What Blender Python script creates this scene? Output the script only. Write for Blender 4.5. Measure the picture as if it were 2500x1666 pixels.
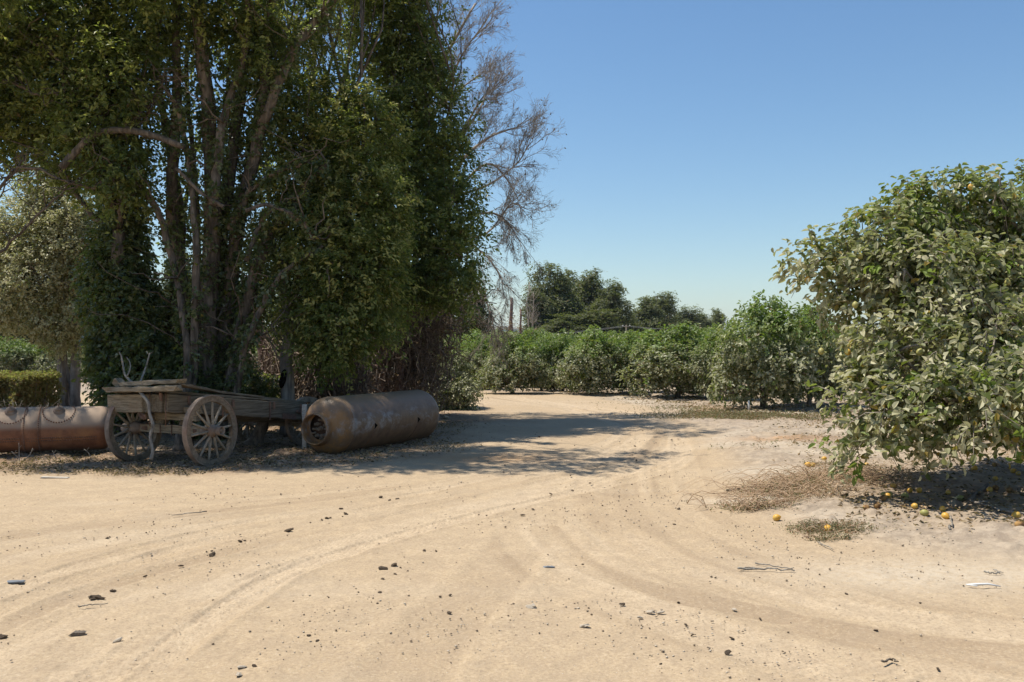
import bpy, math, random
import numpy as np
from mathutils import Vector, Matrix

# ------------------------------------------------------------------ camera, world, sun
for o in list(bpy.data.objects): bpy.data.objects.remove(o)
SC = bpy.context.scene
COL = SC.collection
H = 1.7; FP = 2500 * 32 / 36.0; HY = 850.0
cam_d = bpy.data.cameras.new("camera"); cam_d.lens = 32; cam_d.sensor_width = 36
cam_d.clip_end = 20000; cam_d.clip_start = 0.05; cam_d.shift_y = (HY - 833) / 2500.0
cam = bpy.data.objects.new("camera", cam_d); COL.objects.link(cam)
cam.location = (0, 0, H); cam.rotation_euler = (math.radians(90), 0, 0)
SC.camera = cam

SDX, SDY = 0.43, -0.10                      # how far a shadow moves per metre of height
SUNV = Vector((-SDX, -SDY, 1)).normalized()
w = bpy.data.worlds.new("World"); SC.world = w; w.use_nodes = True
wn = w.node_tree.nodes; wl = w.node_tree.links
sky = wn.new("ShaderNodeTexSky"); sky.sky_type = 'NISHITA'; sky.sun_disc = False
sky.sun_elevation = math.asin(SUNV.z); sky.sun_rotation = math.atan2(SUNV.x, SUNV.y)
sky.altitude = 0; sky.air_density = 1.15; sky.dust_density = 0.3; sky.ozone_density = 1.2
hs = wn.new("ShaderNodeHueSaturation"); hs.inputs["Saturation"].default_value = 1.13
tint = wn.new("ShaderNodeMix"); tint.data_type = "RGBA"; tint.blend_type = "MULTIPLY"; tint.inputs[0].default_value = 1; tint.inputs[7].default_value = (0.93, 0.99, 1.05, 1)
wl.new(sky.outputs[0], tint.inputs[6]); wl.new(tint.outputs[2], hs.inputs["Color"]); wl.new(hs.outputs[0], wn["Background"].inputs[0]); wn["Background"].inputs[1].default_value = 0.086
sd = bpy.data.lights.new("sun", 'SUN'); sd.energy = 4.3; sd.angle = math.radians(0.53); sd.color = (1.0, 0.96, 0.87)
sun = bpy.data.objects.new("sun", sd); COL.objects.link(sun)
sun.rotation_euler = SUNV.to_track_quat('Z', 'Y').to_euler(); sun.location = (-10, 20, 40)
SC.view_settings.view_transform = 'Standard'; SC.view_settings.look = 'None'
SC.view_settings.exposure = 0.56; SC.view_settings.gamma = 1
SC.view_settings.use_curve_mapping = False

# ------------------------------------------------------------------ helpers
rng = np.random.default_rng(11); R = random.Random(5)
def nz(v): return v / (np.linalg.norm(v, axis=-1, keepdims=True) + 1e-9)
_tab = rng.random((256, 256))
def vnoise(x, y):
    x = np.asarray(x, float); y = np.asarray(y, float)
    xi = np.floor(x).astype(int); yi = np.floor(y).astype(int)
    fx = x - xi; fy = y - yi; fx = fx * fx * (3 - 2 * fx); fy = fy * fy * (3 - 2 * fy)
    a = _tab[xi % 256, yi % 256]; b = _tab[(xi + 1) % 256, yi % 256]
    c = _tab[xi % 256, (yi + 1) % 256]; d = _tab[(xi + 1) % 256, (yi + 1) % 256]
    return (a * (1 - fx) + b * fx) * (1 - fy) + (c * (1 - fx) + d * fx) * fy - 0.5
def fbm(x, y, o=4):
    s = 0; a = 1.0
    for k in range(o):
        s = s + a * vnoise(x * 2 ** k + 17.3 * k, y * 2 ** k + 5.1 * k); a *= 0.5
    return s
def sst(x, a, b):
    t = np.clip((x - a) / (b - a), 0, 1); return t * t * (3 - 2 * t)
def G0(px, py):
    Y = H * FP / (py - HY); return ((px - 1250) / FP * Y, Y)
def P(px, py, Y): return np.array([(px - 1250) / FP * Y, Y, H - (py - HY) / FP * Y])
def spline(pts, n):
    pts = np.array(pts, float); k = len(pts)
    p = np.vstack([2 * pts[0] - pts[1], pts, 2 * pts[-1] - pts[-2]])
    t = np.linspace(0, k - 1 - 1e-6, n); i = t.astype(int); f = (t - i)[:, None]
    a, b, c, d = p[i], p[i + 1], p[i + 2], p[i + 3]
    return 0.5 * (2 * b + (c - a) * f + (2 * a - 5 * b + 4 * c - d) * f ** 2 + (-a + 3 * b - 3 * c + d) * f ** 3)

RR = [G0(*p) for p in [(1500, 955), (1330, 961), (1400, 968), (1560, 992), (1680, 1045), (1735, 1100), (1765, 1180), (1830, 1250), (1960, 1300), (2150, 1330), (2350, 1365), (2600, 1420)]]
RR[0] = (-2, 36); RR[1] = G0(1200, 957)
LL = [G0(*p) for p in [(-400, 1180), (0, 1148), (450, 1152), (850, 1130), (1060, 1095), (1120, 1045), (1150, 1005), (1120, 986)]]
ROAD = RR + [(30, 5), (30, -30), (-30, -30), (-30, 12)] + LL + [(-6, 28.5), (-14, 27), (-40, 27), (-40, 34), (-14, 34)]
ROAD = np.array(ROAD)
def road_sd(x, y):
    x = np.asarray(x, float); y = np.asarray(y, float)
    best = np.full(x.shape, 1e9); ins = np.zeros(x.shape, bool); n = len(ROAD)
    for i in range(n):
        a = ROAD[i]; b = ROAD[(i + 1) % n]; e = b - a
        t = np.clip(((x - a[0]) * e[0] + (y - a[1]) * e[1]) / (e @ e), 0, 1)
        d = np.hypot(x - a[0] - t * e[0], y - a[1] - t * e[1]); best = np.minimum(best, d)
        c = ((a[1] > y) != (b[1] > y)) & (x < (b[0] - a[0]) * (y - a[1]) / (b[1] - a[1] + 1e-12) + a[0])
        ins ^= c
    d = np.where(ins, -best, best)
    return d + 0.5 * fbm(x * 0.9, y * 0.9, 3)
def base_h(x, y, sdv=None):
    if sdv is None: sdv = road_sd(x, y)
    off = sst(sdv, -0.3, 1.3)
    right = sst(x, 1.5, 3.0)
    r = np.hypot(x, y); fade = 1 - sst(r, 60, 110)
    h = 0.05 * fbm(x * 0.25, y * 0.25, 3) + off * right * 0.10 * (1 - sst(y, 17, 24)) + off * 0.07 * fbm(x * 1.6, y * 1.6, 4)
    h = h + 0.012 * fbm(x * 3, y * 3, 3)
    return h * fade
def gz(x, y):
    return float(base_h(np.array([x]), np.array([y]))[0])
def G(px, py, dz=0):
    x, y = G0(px, py); z = gz(x, y)
    Y = (H - z) * FP / (py - HY); x = (px - 1250) / FP * Y
    return np.array([x, Y, gz(x, Y) + dz])

def mkmesh(name, V, faces, mat=None, parent=None, smooth=True, attrs=None, link=True):
    V = np.asarray(V, np.float32)
    if isinstance(faces, np.ndarray): faces = [faces]
    faces = [np.asarray(f, np.int32) for f in faces if len(f)]
    me = bpy.data.meshes.new(name); me.vertices.add(len(V)); me.vertices.foreach_set("co", V.ravel())
    loops = np.concatenate([f.ravel() for f in faces]); tot = np.concatenate([np.full(len(f), f.shape[1], np.int32) for f in faces])
    me.loops.add(len(loops)); me.loops.foreach_set("vertex_index", loops)
    me.polygons.add(len(tot)); st = np.concatenate([[0], np.cumsum(tot)[:-1]]).astype(np.int32)
    me.polygons.foreach_set("loop_start", st); me.polygons.foreach_set("loop_total", tot)
    me.polygons.foreach_set("use_smooth", np.full(len(tot), smooth))
    me.update(calc_edges=True)
    for k, v in (attrs or {}).items():
        a = me.attributes.new(k, 'FLOAT', 'POINT'); a.data.foreach_set("value", np.asarray(v, np.float32))
    if mat: me.materials.append(mat)
    o = bpy.data.objects.new(name, me)
    if link: COL.objects.link(o)
    if parent: o.parent = parent
    return o
def tag(o, label=None, cat=None, group=None, kind=None):
    if label: o["label"] = label
    if cat: o["category"] = cat
    if group: o["group"] = group
    if kind: o["kind"] = kind
    return o
def empty(name, loc, rz=0, **k):
    o = bpy.data.objects.new(name, None); COL.objects.link(o); o.location = tuple(float(v) for v in loc)
    o.rotation_euler = (0, 0, rz); o.empty_display_size = 0.2; tag(o, **k); return o
def copy_tree(o, parent=None):
    c = o.copy(); COL.objects.link(c); c.parent = parent
    for ch in list(o.children): copy_tree(ch, c)
    return c

class MB:
    def __init__(s): s.v = []; s.f = {3: [], 4: []}; s.n = 0; s.big = []
    def add(s, V, F):
        V = np.asarray(V, float); F = np.asarray(F, int)
        s.v.append(V); s.f.setdefault(F.shape[1], []).append(F + s.n); s.n += len(V)
    def tube(s, path, rad, n=6, caps=True, wob=0):
        path = np.asarray(path, float); k = len(path)
        rad = np.broadcast_to(np.asarray(rad, float), (k,)).copy()
        t = np.gradient(path, axis=0); t = nz(t)
        ref = np.array([0.13, 0.31, 0.94]); 
        if abs(nz(path[-1] - path[0]) @ nz(ref)) > 0.9: ref = np.array([0.95, 0.2, 0.1])
        a = nz(np.cross(t, ref)); b = np.cross(t, a)
        if caps:
            path = np.vstack([path[0], path, path[-1]]); a = np.vstack([a[0], a, a[-1]]); b = np.vstack([b[0], b, b[-1]])
            rad = np.concatenate([[rad[0] * 0.02], rad, [rad[-1] * 0.02]]); k += 2
        th = np.arange(n) * 2 * math.pi / n
        rr = rad[:, None] * (1 + (wob * (rng.random((k, n)) - 0.5) if wob else 0))
        V = path[:, None, :] + rr[..., None] * (np.cos(th)[None, :, None] * a[:, None, :] + np.sin(th)[None, :, None] * b[:, None, :])
        i = np.arange(k - 1)[:, None] * n; j = np.arange(n)[None, :]; j2 = (j + 1) % n
        F = np.stack([i + j, i + j2, i + n + j2, i + n + j], -1).reshape(-1, 4)
        s.add(V.reshape(-1, 3), F)
    def box(s, c, size, rot=None, taper=1.0):
        hx, hy, hz = np.array(size) / 2
        V = np.array([[x * hx, y * hy, z * hz] for z in (-1, 1) for y in (-1, 1) for x in (-1, 1)], float)
        if rot is not None: V = V @ np.array(rot).T
        s.add(V + np.array(c), [[0, 2, 3, 1], [4, 5, 7, 6], [0, 1, 5, 4], [2, 6, 7, 3], [0, 4, 6, 2], [1, 3, 7, 5]])
    def plank(s, p0, p1, wd, ht, side=None, seg=10, jit=0.006, ends=0.02):
        p0 = np.array(p0, float); p1 = np.array(p1, float); d = nz(p1 - p0)
        sd_ = np.cross(d, [0, 0, 1.0]) if side is None else np.array(side, float); sd_ = nz(sd_ - (sd_ @ d) * d); up = np.cross(sd_, d)
        V = []; off = rng.random(2) * 99
        L = np.linalg.norm(p1 - p0)
        for k in range(seg + 1):
            c = p0 + (p1 - p0) * k / seg
            for q, (a, b) in enumerate(((-1, -1), (1, -1), (1, 1), (-1, 1))):
                e = ends * (rng.random() - 0.5) * 2 if k in (0, seg) else 0
                j = jit * np.array([rng.random() - .5, 0, rng.random() - .5]) * 2
                V.append(c + sd_ * (a * wd / 2 + j[0]) + up * (b * ht / 2 + j[2]) + d * e)
        F = [[k * 4 + a, k * 4 + (a + 1) % 4, k * 4 + 4 + (a + 1) % 4, k * 4 + 4 + a] for k in range(seg) for a in range(4)]
        F += [[3, 2, 1, 0], [seg * 4, seg * 4 + 1, seg * 4 + 2, seg * 4 + 3]]
        s.add(V, F)
    def lathe(s, prof, n=48, axis='Y', c=(0, 0, 0)):
        prof = np.array(prof, float); th = np.arange(n) * 2 * math.pi / n; k = len(prof)
        r = prof[:, 0][:, None]; h = np.repeat(prof[:, 1][:, None], n, 1)
        if axis == 'Y': V = np.stack([r * np.cos(th), h, r * np.sin(th)], -1)
        elif axis == 'X': V = np.stack([h, r * np.cos(th), r * np.sin(th)], -1)
        else: V = np.stack([r * np.cos(th), r * np.sin(th), h], -1)
        i = np.arange(k - 1)[:, None] * n; j = np.arange(n)[None, :]; j2 = (j + 1) % n
        s.add(V.reshape(-1, 3) + np.array(c), np.stack([i + j, i + j2, i + n + j2, i + n + j], -1).reshape(-1, 4))
    def blob(s, c, r, n=8, jit=0.25, sq=(1, 1, 1)):
        V = []; 
        for i in range(n // 2 + 1):
            ph = math.pi * i / (n // 2)
            for j in range(n):
                t = 2 * math.pi * j / n; q = r * (1 + jit * (rng.random() - 0.5)) 
                if i in (0, n // 2): q = r
                V.append([q * math.sin(ph) * math.cos(t) * sq[0], q * math.sin(ph) * math.sin(t) * sq[1], q * math.cos(ph) * sq[2]])
        F = [[i * n + j, (i + 1) * n + j, (i + 1) * n + (j + 1) % n, i * n + (j + 1) % n] for i in range(n // 2) for j in range(n)]
        s.add(np.array(V) + np.array(c), F)
    def build(s, name, mat, parent=None, smooth=True, bevel=0, attrs=None):
        V = np.vstack(s.v); o = mkmesh(name, V, [np.vstack(f) for f in s.f.values() if f], mat, parent, smooth, attrs)
        if bevel:
            m = o.modifiers.new("bevel", 'BEVEL'); m.width = bevel; m.segments = 2; m.limit_method = 'ANGLE'
        return o

# ------------------------------------------------------------------ materials
class NT:
    def __init__(s, name, rough=0.8, spec=0.3):
        s.m = bpy.data.materials.new(name); s.m.use_nodes = True; s.t = s.m.node_tree; s.b = s.t.nodes["Principled BSDF"]
        s.b.inputs["Roughness"].default_value = rough; s.b.inputs["Specular IOR Level"].default_value = spec
        s.co = s.t.nodes.new("ShaderNodeTexCoord").outputs["Object"]
    def n(s, t, **k):
        x = s.t.nodes.new(t)
        for a, b in k.items(): setattr(x, a, b)
        return x
    def l(s, a, b): s.t.links.new(a, b)
    def set(s, inp, v):
        if isinstance(v, bpy.types.NodeSocket): s.l(v, inp)
        elif isinstance(v, tuple) and len(v) == 3 and inp.type == 'RGBA': inp.default_value = (*v, 1)
        else: inp.default_value = v
    def noise(s, scale, det=4, rough=0.6, vec=None, dist=0, col=False):
        x = s.n("ShaderNodeTexNoise"); s.l(vec or s.co, x.inputs["Vector"])
        x.inputs["Scale"].default_value = scale; x.inputs["Detail"].default_value = det; x.inputs["Roughness"].default_value = rough; x.inputs["Distortion"].default_value = dist
        return x.outputs["Color" if col else "Fac"]
    def voro(s, scale, vec=None, feat='F1'):
        x = s.n("ShaderNodeTexVoronoi", feature=feat); s.l(vec or s.co, x.inputs["Vector"]); x.inputs["Scale"].default_value = scale; return x
    def map(s, scale=(1, 1, 1), vec=None):
        x = s.n("ShaderNodeMapping"); s.l(vec or s.co, x.inputs[0]); x.inputs["Scale"].default_value = scale; return x.outputs[0]
    def math(s, op, a, b=0.0, c=None):
        x = s.n("ShaderNodeMath", operation=op); s.set(x.inputs[0], a); s.set(x.inputs[1], b)
        if c is not None: s.set(x.inputs[2], c)
        return x.outputs[0]
    def rng(s, v, a, b, c=0.0, d=1.0):
        x = s.n("ShaderNodeMapRange"); x.interpolation_type = 'SMOOTHSTEP'; s.set(x.inputs[0], v)
        for i, q in enumerate((a, b, c, d)): s.set(x.inputs[i + 1], q)
        return x.outputs[0]
    def mix(s, f, a, b, blend='MIX'):
        x = s.n("ShaderNodeMix", data_type='RGBA', blend_type=blend); s.set(x.inputs[0], f); s.set(x.inputs[6], a); s.set(x.inputs[7], b); return x.outputs[2]
    def attr(s, name): return s.n("ShaderNodeAttribute", attribute_name=name).outputs["Fac"]
    def sep(s): 
        x = s.n("ShaderNodeSeparateXYZ"); s.l(s.co, x.inputs[0]); return x.outputs
    def bump(s, h, strength=0.5, dist=0.01, prev=None):
        x = s.n("ShaderNodeBump"); s.set(x.inputs["Height"], h); x.inputs["Strength"].default_value = strength; x.inputs["Distance"].default_value = dist
        if prev: s.l(prev, x.inputs["Normal"])
        return x.outputs[0]
    def done(s, col=None, bump=None, rough=None):
        if col is not None: s.set(s.b.inputs["Base Color"], col)
        if bump is not None: s.l(bump, s.b.inputs["Normal"])
        if rough is not None: s.set(s.b.inputs["Roughness"], rough)
        return s.m

def leaf_mat(name, dark, light, young, trans=0.35, rough=0.45, spec=0.5, brown=(0.16, 0.10, 0.04), pb=0.03):
    s = NT(name, rough, spec)
    c = s.mix(s.attr("tone"), dark, light); c = s.mix(s.attr("young"), c, young)
    br = s.math('GREATER_THAN', s.attr("rnd"), 1 - pb); c = s.mix(br, c, brown)
    s.set(s.b.inputs["Base Color"], c)
    tr = s.n("ShaderNodeBsdfTranslucent"); s.l(s.mix(0.45, c, (0.40, 0.50, 0.05)), tr.inputs[0])
    mx = s.n("ShaderNodeMixShader"); mx.inputs[0].default_value = trans
    s.l(s.b.outputs[0], mx.inputs[1]); s.l(tr.outputs[0], mx.inputs[2])
    s.l(mx.outputs[0], s.t.nodes["Material Output"].inputs[0]); return s.m
def bark_mat(name, a, b, sc=6, stretch=0.15, bs=0.9):
    s = NT(name, 0.9, 0.15); v = s.map((1, 1, stretch))
    n1 = s.noise(sc * 2.5, 6, 0.65, v); n2 = s.noise(sc * 0.5, 3)
    c = s.mix(s.rng(n1, 0.35, 0.68), a, b); c = s.mix(s.rng(n2, 0.4, 0.7, 0, 0.5), c, tuple(x * 0.55 for x in a))
    return s.done(c, s.bump(n1, bs, 0.03))
def wood_mat(name, a, b, axis=(12, 0.7, 12), warm=(0.22, 0.13, 0.06)):
    s = NT(name, 0.88, 0.15); v = s.map(axis); n1 = s.noise(3.2, 8, 0.7, v, 0.4); n2 = s.noise(2.2, 4); n3 = s.noise(14, 4, 0.7, s.map(tuple(x * 0.5 for x in axis)))
    c = s.mix(s.rng(n1, 0.3, 0.7), a, b); c = s.mix(s.rng(n2, 0.5, 0.75, 0, 0.55), c, warm)
    c = s.mix(s.rng(n3, 0.62, 0.68, 0, 0.8), c, (0.02, 0.016, 0.012))
    return s.done(c, s.bump(n1, 0.8, 0.012, s.bump(n3, 0.5, 0.006)))
M = {}
M['bark_brown'] = bark_mat('brown_bark', (0.085, 0.07, 0.055), (0.26, 0.205, 0.155))
M['bark_pale'] = bark_mat('pale_bark', (0.22, 0.18, 0.15), (0.42, 0.36, 0.31), 5)
M['bark_grey'] = bark_mat('grey_bark', (0.17, 0.14, 0.115), (0.38, 0.32, 0.26), 5)
M['bark_pink'] = bark_mat('flaky_pinkish_bark', (0.16, 0.10, 0.08), (0.36, 0.26, 0.21), 9, 0.4)
M['twig'] = bark_mat('bare_twigs', (0.25, 0.205, 0.165), (0.48, 0.41, 0.335), 5)
M['vine'] = bark_mat('dry_vines', (0.13, 0.095, 0.07), (0.40, 0.31, 0.24), 7, 0.5)
M['deadstick'] = bark_mat('bleached_stick', (0.22, 0.19, 0.155), (0.42, 0.38, 0.32), 10, 0.3)
M['lemon_leaf'] = leaf_mat('dusty_lemon_leaf', (0.08, 0.10, 0.025), (0.56, 0.51, 0.33), (0.17, 0.24, 0.03), 0.33, 0.55, 0.35, (0.28, 0.19, 0.04), 0.02)
M['orchard_leaf'] = leaf_mat('orchard_leaf', (0.045, 0.062, 0.018), (0.52, 0.49, 0.33), (0.13, 0.215, 0.026), 0.35, 0.5, 0.4)
M['privet_leaf'] = leaf_mat('small_dark_leaf', (0.06, 0.085, 0.022), (0.19, 0.21, 0.06), (0.50, 0.46, 0.16), 0.5, 0.45, 0.3)
M['dark_leaf'] = leaf_mat('dark_evergreen_leaf', (0.05, 0.075, 0.022), (0.155, 0.185, 0.055), (0.36, 0.37, 0.11), 0.5, 0.35, 0.45)
M['ivy_leaf'] = leaf_mat('ivy_leaf', (0.045, 0.07, 0.026), (0.15, 0.17, 0.07), (0.36, 0.37, 0.21), 0.4, 0.3, 0.5, (0.20, 0.17, 0.03), 0.02)
M['olive_leaf'] = leaf_mat('pale_olive_leaf', (0.12, 0.125, 0.045), (0.36, 0.34, 0.16), (0.55, 0.50, 0.30), 0.3, 0.5, 0.4)
M['hedge_leaf'] = leaf_mat('hedge_leaf', (0.10, 0.095, 0.03), (0.36, 0.30, 0.13), (0.38, 0.37, 0.10), 0.35, 0.6, 0.3, (0.30, 0.17, 0.08), 0.2)
M['euc_leaf'] = leaf_mat('eucalyptus_leaf', (0.05, 0.062, 0.028), (0.14, 0.145, 0.07), (0.21, 0.20, 0.11), 0.3, 0.6, 0.3)
M['weed_leaf'] = leaf_mat('weed_leaf', (0.14, 0.125, 0.075), (0.34, 0.29, 0.18), (0.20, 0.21, 0.09), 0.2, 0.8, 0.2, (0.22, 0.11, 0.06), 0.3)
M['dry_leaf'] = leaf_mat('dry_leaf', (0.17, 0.105, 0.055), (0.42, 0.29, 0.165), (0.52, 0.42, 0.28), 0.15, 0.8, 0.2, (0.06, 0.04, 0.025), 0.25)
M['wood'] = wood_mat('weathered_grey_wood', (0.09, 0.072, 0.048), (0.26, 0.212, 0.148))
M['wood_x'] = wood_mat('weathered_cross_plank', (0.13, 0.104, 0.07), (0.38, 0.31, 0.215), (0.7, 12, 12))
M['wood_pale'] = wood_mat('bleached_board', (0.36, 0.31, 0.25), (0.58, 0.52, 0.43), (1, 9, 9), (0.3, 0.24, 0.17))
M['spoke'] = wood_mat('weathered_spoke_wood', (0.20, 0.165, 0.12), (0.44, 0.37, 0.28), (12, 12, 1.5), (0.17, 0.11, 0.06))
M['felloe'] = wood_mat('weathered_felloe_wood', (0.14, 0.105, 0.07), (0.30, 0.23, 0.16), (4, 4, 4), (0.2, 0.12, 0.07))
def rust(name, base, deep, spots=(0.30, 0.13, 0.05)):
    s = NT(name, 0.8, 0.25); n1 = s.noise(5, 7, 0.7); n2 = s.noise(28, 5, 0.7); n3 = s.noise(1.6, 4)
    c = s.mix(s.rng(n1, 0.35, 0.65), base, deep); c = s.mix(s.rng(n3, 0.5, 0.68, 0, 0.6), c, spots); c = s.mix(s.rng(n2, 0.6, 0.75, 0, 0.35), c, (0.03, 0.02, 0.015))
    return s, c, n1, n2
s, c, n1, n2 = rust('rusty_iron', (0.25, 0.14, 0.09), (0.11, 0.07, 0.05)); M['rust'] = s.done(c, s.bump(n2, 0.4, 0.004))
s, c, n1, n2 = rust('dusty_tyre_iron', (0.31, 0.235, 0.175), (0.18, 0.13, 0.095), (0.27, 0.16, 0.11)); M['tyre'] = s.done(c, s.bump(n2, 0.3, 0.004))
# tank: brown dust and rust, chalky pale-blue paint left in a band along the side
s, c, n1, n2 = rust('dusty_rusted_tank_steel', (0.20, 0.125, 0.072), (0.13, 0.08, 0.048), (0.25, 0.15, 0.075))
xyz = s.sep(); streak = s.noise(3.0, 7, 0.75, s.map((6, 1.3, 1.6)), 0.3); big = s.noise(1.9, 4, 0.6)
band = s.math('MULTIPLY', s.rng(xyz[2], -0.20, -0.02), s.rng(xyz[2], 0.30, 0.08))
pm = s.rng(s.math('ADD', s.math('MULTIPLY', streak, 1.0), s.math('MULTIPLY', big, 0.45)), 0.68, 0.90)
c = s.mix(s.math('MULTIPLY', s.math('MULTIPLY', band, pm), 0.6), c, (0.37, 0.38, 0.385))
cap = s.rng(xyz[1], 0.06, -0.12)
c = s.mix(s.math('MULTIPLY', cap, s.rng(n1, 0.42, 0.58, 0, 0.85)), c, (0.30, 0.155, 0.055))
cap2 = s.math('MULTIPLY', cap, s.rng(s.noise(7, 9, 0.8, None, 0.9), 0.56, 0.72, 0, 0.55)); c = s.mix(cap2, c, (0.42, 0.39, 0.34))
dustm = s.rng(xyz[2], 0.15, 0.42, 0, 0.65); c = s.mix(dustm, c, (0.24, 0.17, 0.108))
M['tank'] = s.done(c, s.bump(n1, 0.25, 0.006, s.bump(n2, 0.2, 0.003)), 0.42)
# boiler: pale dusty top on red rust
s, c, n1, n2 = rust('dusty_red_boiler_steel', (0.29, 0.135, 0.07), (0.19, 0.085, 0.048), (0.42, 0.20, 0.08))
xyz = s.sep(); d = s.math('ADD', xyz[2], s.math('MULTIPLY', s.noise(2.5, 6, 0.7), 0.12))
c = s.mix(s.rng(d, 0.06, 0.16, 0, 0.85), c, (0.43, 0.32, 0.225)); c = s.mix(s.rng(d, -0.2, -0.3, 0, 0.6), c, (0.25, 0.19, 0.14))
M['boiler'] = s.done(c, s.bump(n2, 0.4, 0.004, s.bump(n1, 0.3, 0.008)))
s, c, n1, n2 = rust('neck_shade_rust', (0.075, 0.045, 0.03), (0.035, 0.024, 0.018), (0.12, 0.06, 0.03)); M['dark_rust'] = s.done(c)  # rust darkened in its colour for the shade deep inside the neck
s, c, n1, n2 = rust('brass_nozzle', (0.30, 0.25, 0.19), (0.18, 0.15, 0.11), (0.22, 0.13, 0.07)); M['nozzle'] = s.done(c)
s = NT('white_plastic', 0.5, 0.4); M['white'] = s.done(s.mix(s.noise(9, 4), (0.55, 0.53, 0.49), (0.75, 0.74, 0.71)))
s = NT('lemon_rind', 0.45, 0.4); v = s.noise(120, 2); M['lemon'] = s.done(s.mix(s.rng(s.noise(9, 3), 0.35, 0.7), (0.60, 0.31, 0.04), (0.58, 0.38, 0.085)), s.bump(v, 0.25, 0.002))
s = NT('green_lemon_rind', 0.5, 0.4); M['lemon_green'] = s.done(s.mix(s.noise(9, 3), (0.24, 0.25, 0.08), (0.42, 0.34, 0.10)))
s = NT('rotten_lemon_rind', 0.8, 0.2); M['lemon_brown'] = s.done(s.mix(s.rng(s.noise(14, 3), 0.35, 0.65), (0.13, 0.07, 0.035), (0.38, 0.22, 0.08)))
s = NT('dark_clod_earth', 1, 0.1); v = s.noise(40, 6, 0.7); M['clod'] = s.done(s.mix(v, (0.09, 0.065, 0.045), (0.27, 0.20, 0.14)), s.bump(v, 1, 0.02))
s = NT('pale_stone', 0.9, 0.2); v = s.noise(30, 5); M['stone'] = s.done(s.mix(v, (0.34, 0.28, 0.21), (0.56, 0.47, 0.36)), s.bump(v, 0.5, 0.01))
s = NT('pole_wood', 0.9, 0.1); M['pole'] = s.done(s.mix(s.noise(3, 3), (0.10, 0.08, 0.06), (0.2, 0.17, 0.14)))
s = NT('wire', 0.5, 0.4); M['wire'] = s.done((0.32, 0.32, 0.32))
s = NT('blue_grey_scrap', 0.6, 0.3); M['scrap'] = s.done((0.17, 0.18, 0.19))
s = NT('hole_shade', 1, 0.0); M['dark'] = s.done((0.012, 0.010, 0.008))  # near-black colour standing in for the shade inside openings

# dirt
def dirt(name):
    s = NT(name, 0.95, 0.12)
    n_big = s.noise(0.22, 4, 0.55); n_mid = s.noise(1.7, 6, 0.62); n_f = s.noise(16, 7, 0.72); n_s = s.noise(75, 5, 0.75)
    n_c = s.noise(42, 5, 0.75); n_e = s.noise(5.5, 6, 0.75); st = s.attr("streak"); off = s.attr("offroad"); lit = s.attr("litter"); pale = s.attr("pale"); org = s.attr("orange")
    c = s.mix(s.rng(n_big, 0.35, 0.65), (0.43, 0.315, 0.193), (0.47, 0.35, 0.22))
    c = s.mix(s.rng(n_mid, 0.4, 0.72, 0, 0.5), c, (0.36, 0.268, 0.17))
    c = s.mix(s.rng(st, 0.0, 0.9, 0, 0.9), c, (0.50, 0.38, 0.248)); c = s.mix(s.rng(st, 0.0, -0.9, 0, 0.9), c, (0.325, 0.232, 0.142))
    c = s.mix(s.rng(n_c, 0.36, 0.52, 0.6, 0), c, (0.27, 0.195, 0.13)); c = s.mix(s.rng(n_c, 0.52, 0.66, 0, 0.45), c, (0.56, 0.445, 0.32)); c = s.mix(s.rng(n_e, 0.42, 0.60, 0.4, 0), c, (0.34, 0.25, 0.165))
    c = s.mix(s.math('MULTIPLY', off, s.rng(n_mid, 0.2, 0.7, 0.6, 1.0)), c, s.mix(s.rng(n_e, 0.4, 0.62), (0.27, 0.212, 0.158), (0.40, 0.32, 0.238)))
    c = s.mix(s.math('MULTIPLY', pale, s.rng(n_f, 0.3, 0.6, 0.2, 0.9)), c, (0.50, 0.415, 0.31))
    c = s.mix(s.math('MULTIPLY', org, s.rng(n_f, 0.35, 0.6, 0.1, 0.8)), c, (0.42, 0.235, 0.11))
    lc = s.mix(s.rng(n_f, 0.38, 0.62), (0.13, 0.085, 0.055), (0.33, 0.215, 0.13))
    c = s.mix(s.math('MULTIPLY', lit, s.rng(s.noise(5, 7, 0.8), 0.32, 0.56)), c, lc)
    c = s.mix(s.rng(n_s, 0.3, 0.44, 0.55, 0), c, (0.22, 0.165, 0.115)); c = s.mix(s.rng(n_s, 0.58, 0.72, 0, 0.55), c, (0.62, 0.53, 0.41))
    vo = s.voro(26); peb = s.math('MULTIPLY', s.rng(vo.outputs["Distance"], 0.13, 0.08), s.math('GREATER_THAN', s.noise(4, 3), 0.53))
    c = s.mix(s.math('MULTIPLY', peb, 0.65), c, s.mix(s.math('GREATER_THAN', vo.outputs["Color"], 0.62), (0.17, 0.13, 0.095), (0.60, 0.53, 0.43)))
    b = s.bump(n_f, 0.42, 0.03); b = s.bump(n_s, 0.4, 0.008, b); b = s.bump(s.noise(5, 6, 0.65), 0.3, 0.05, b); b = s.bump(peb, 0.6, 0.01, b)
    return s.done(c, b)
M['dirt'] = dirt('sandy_dirt')

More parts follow.
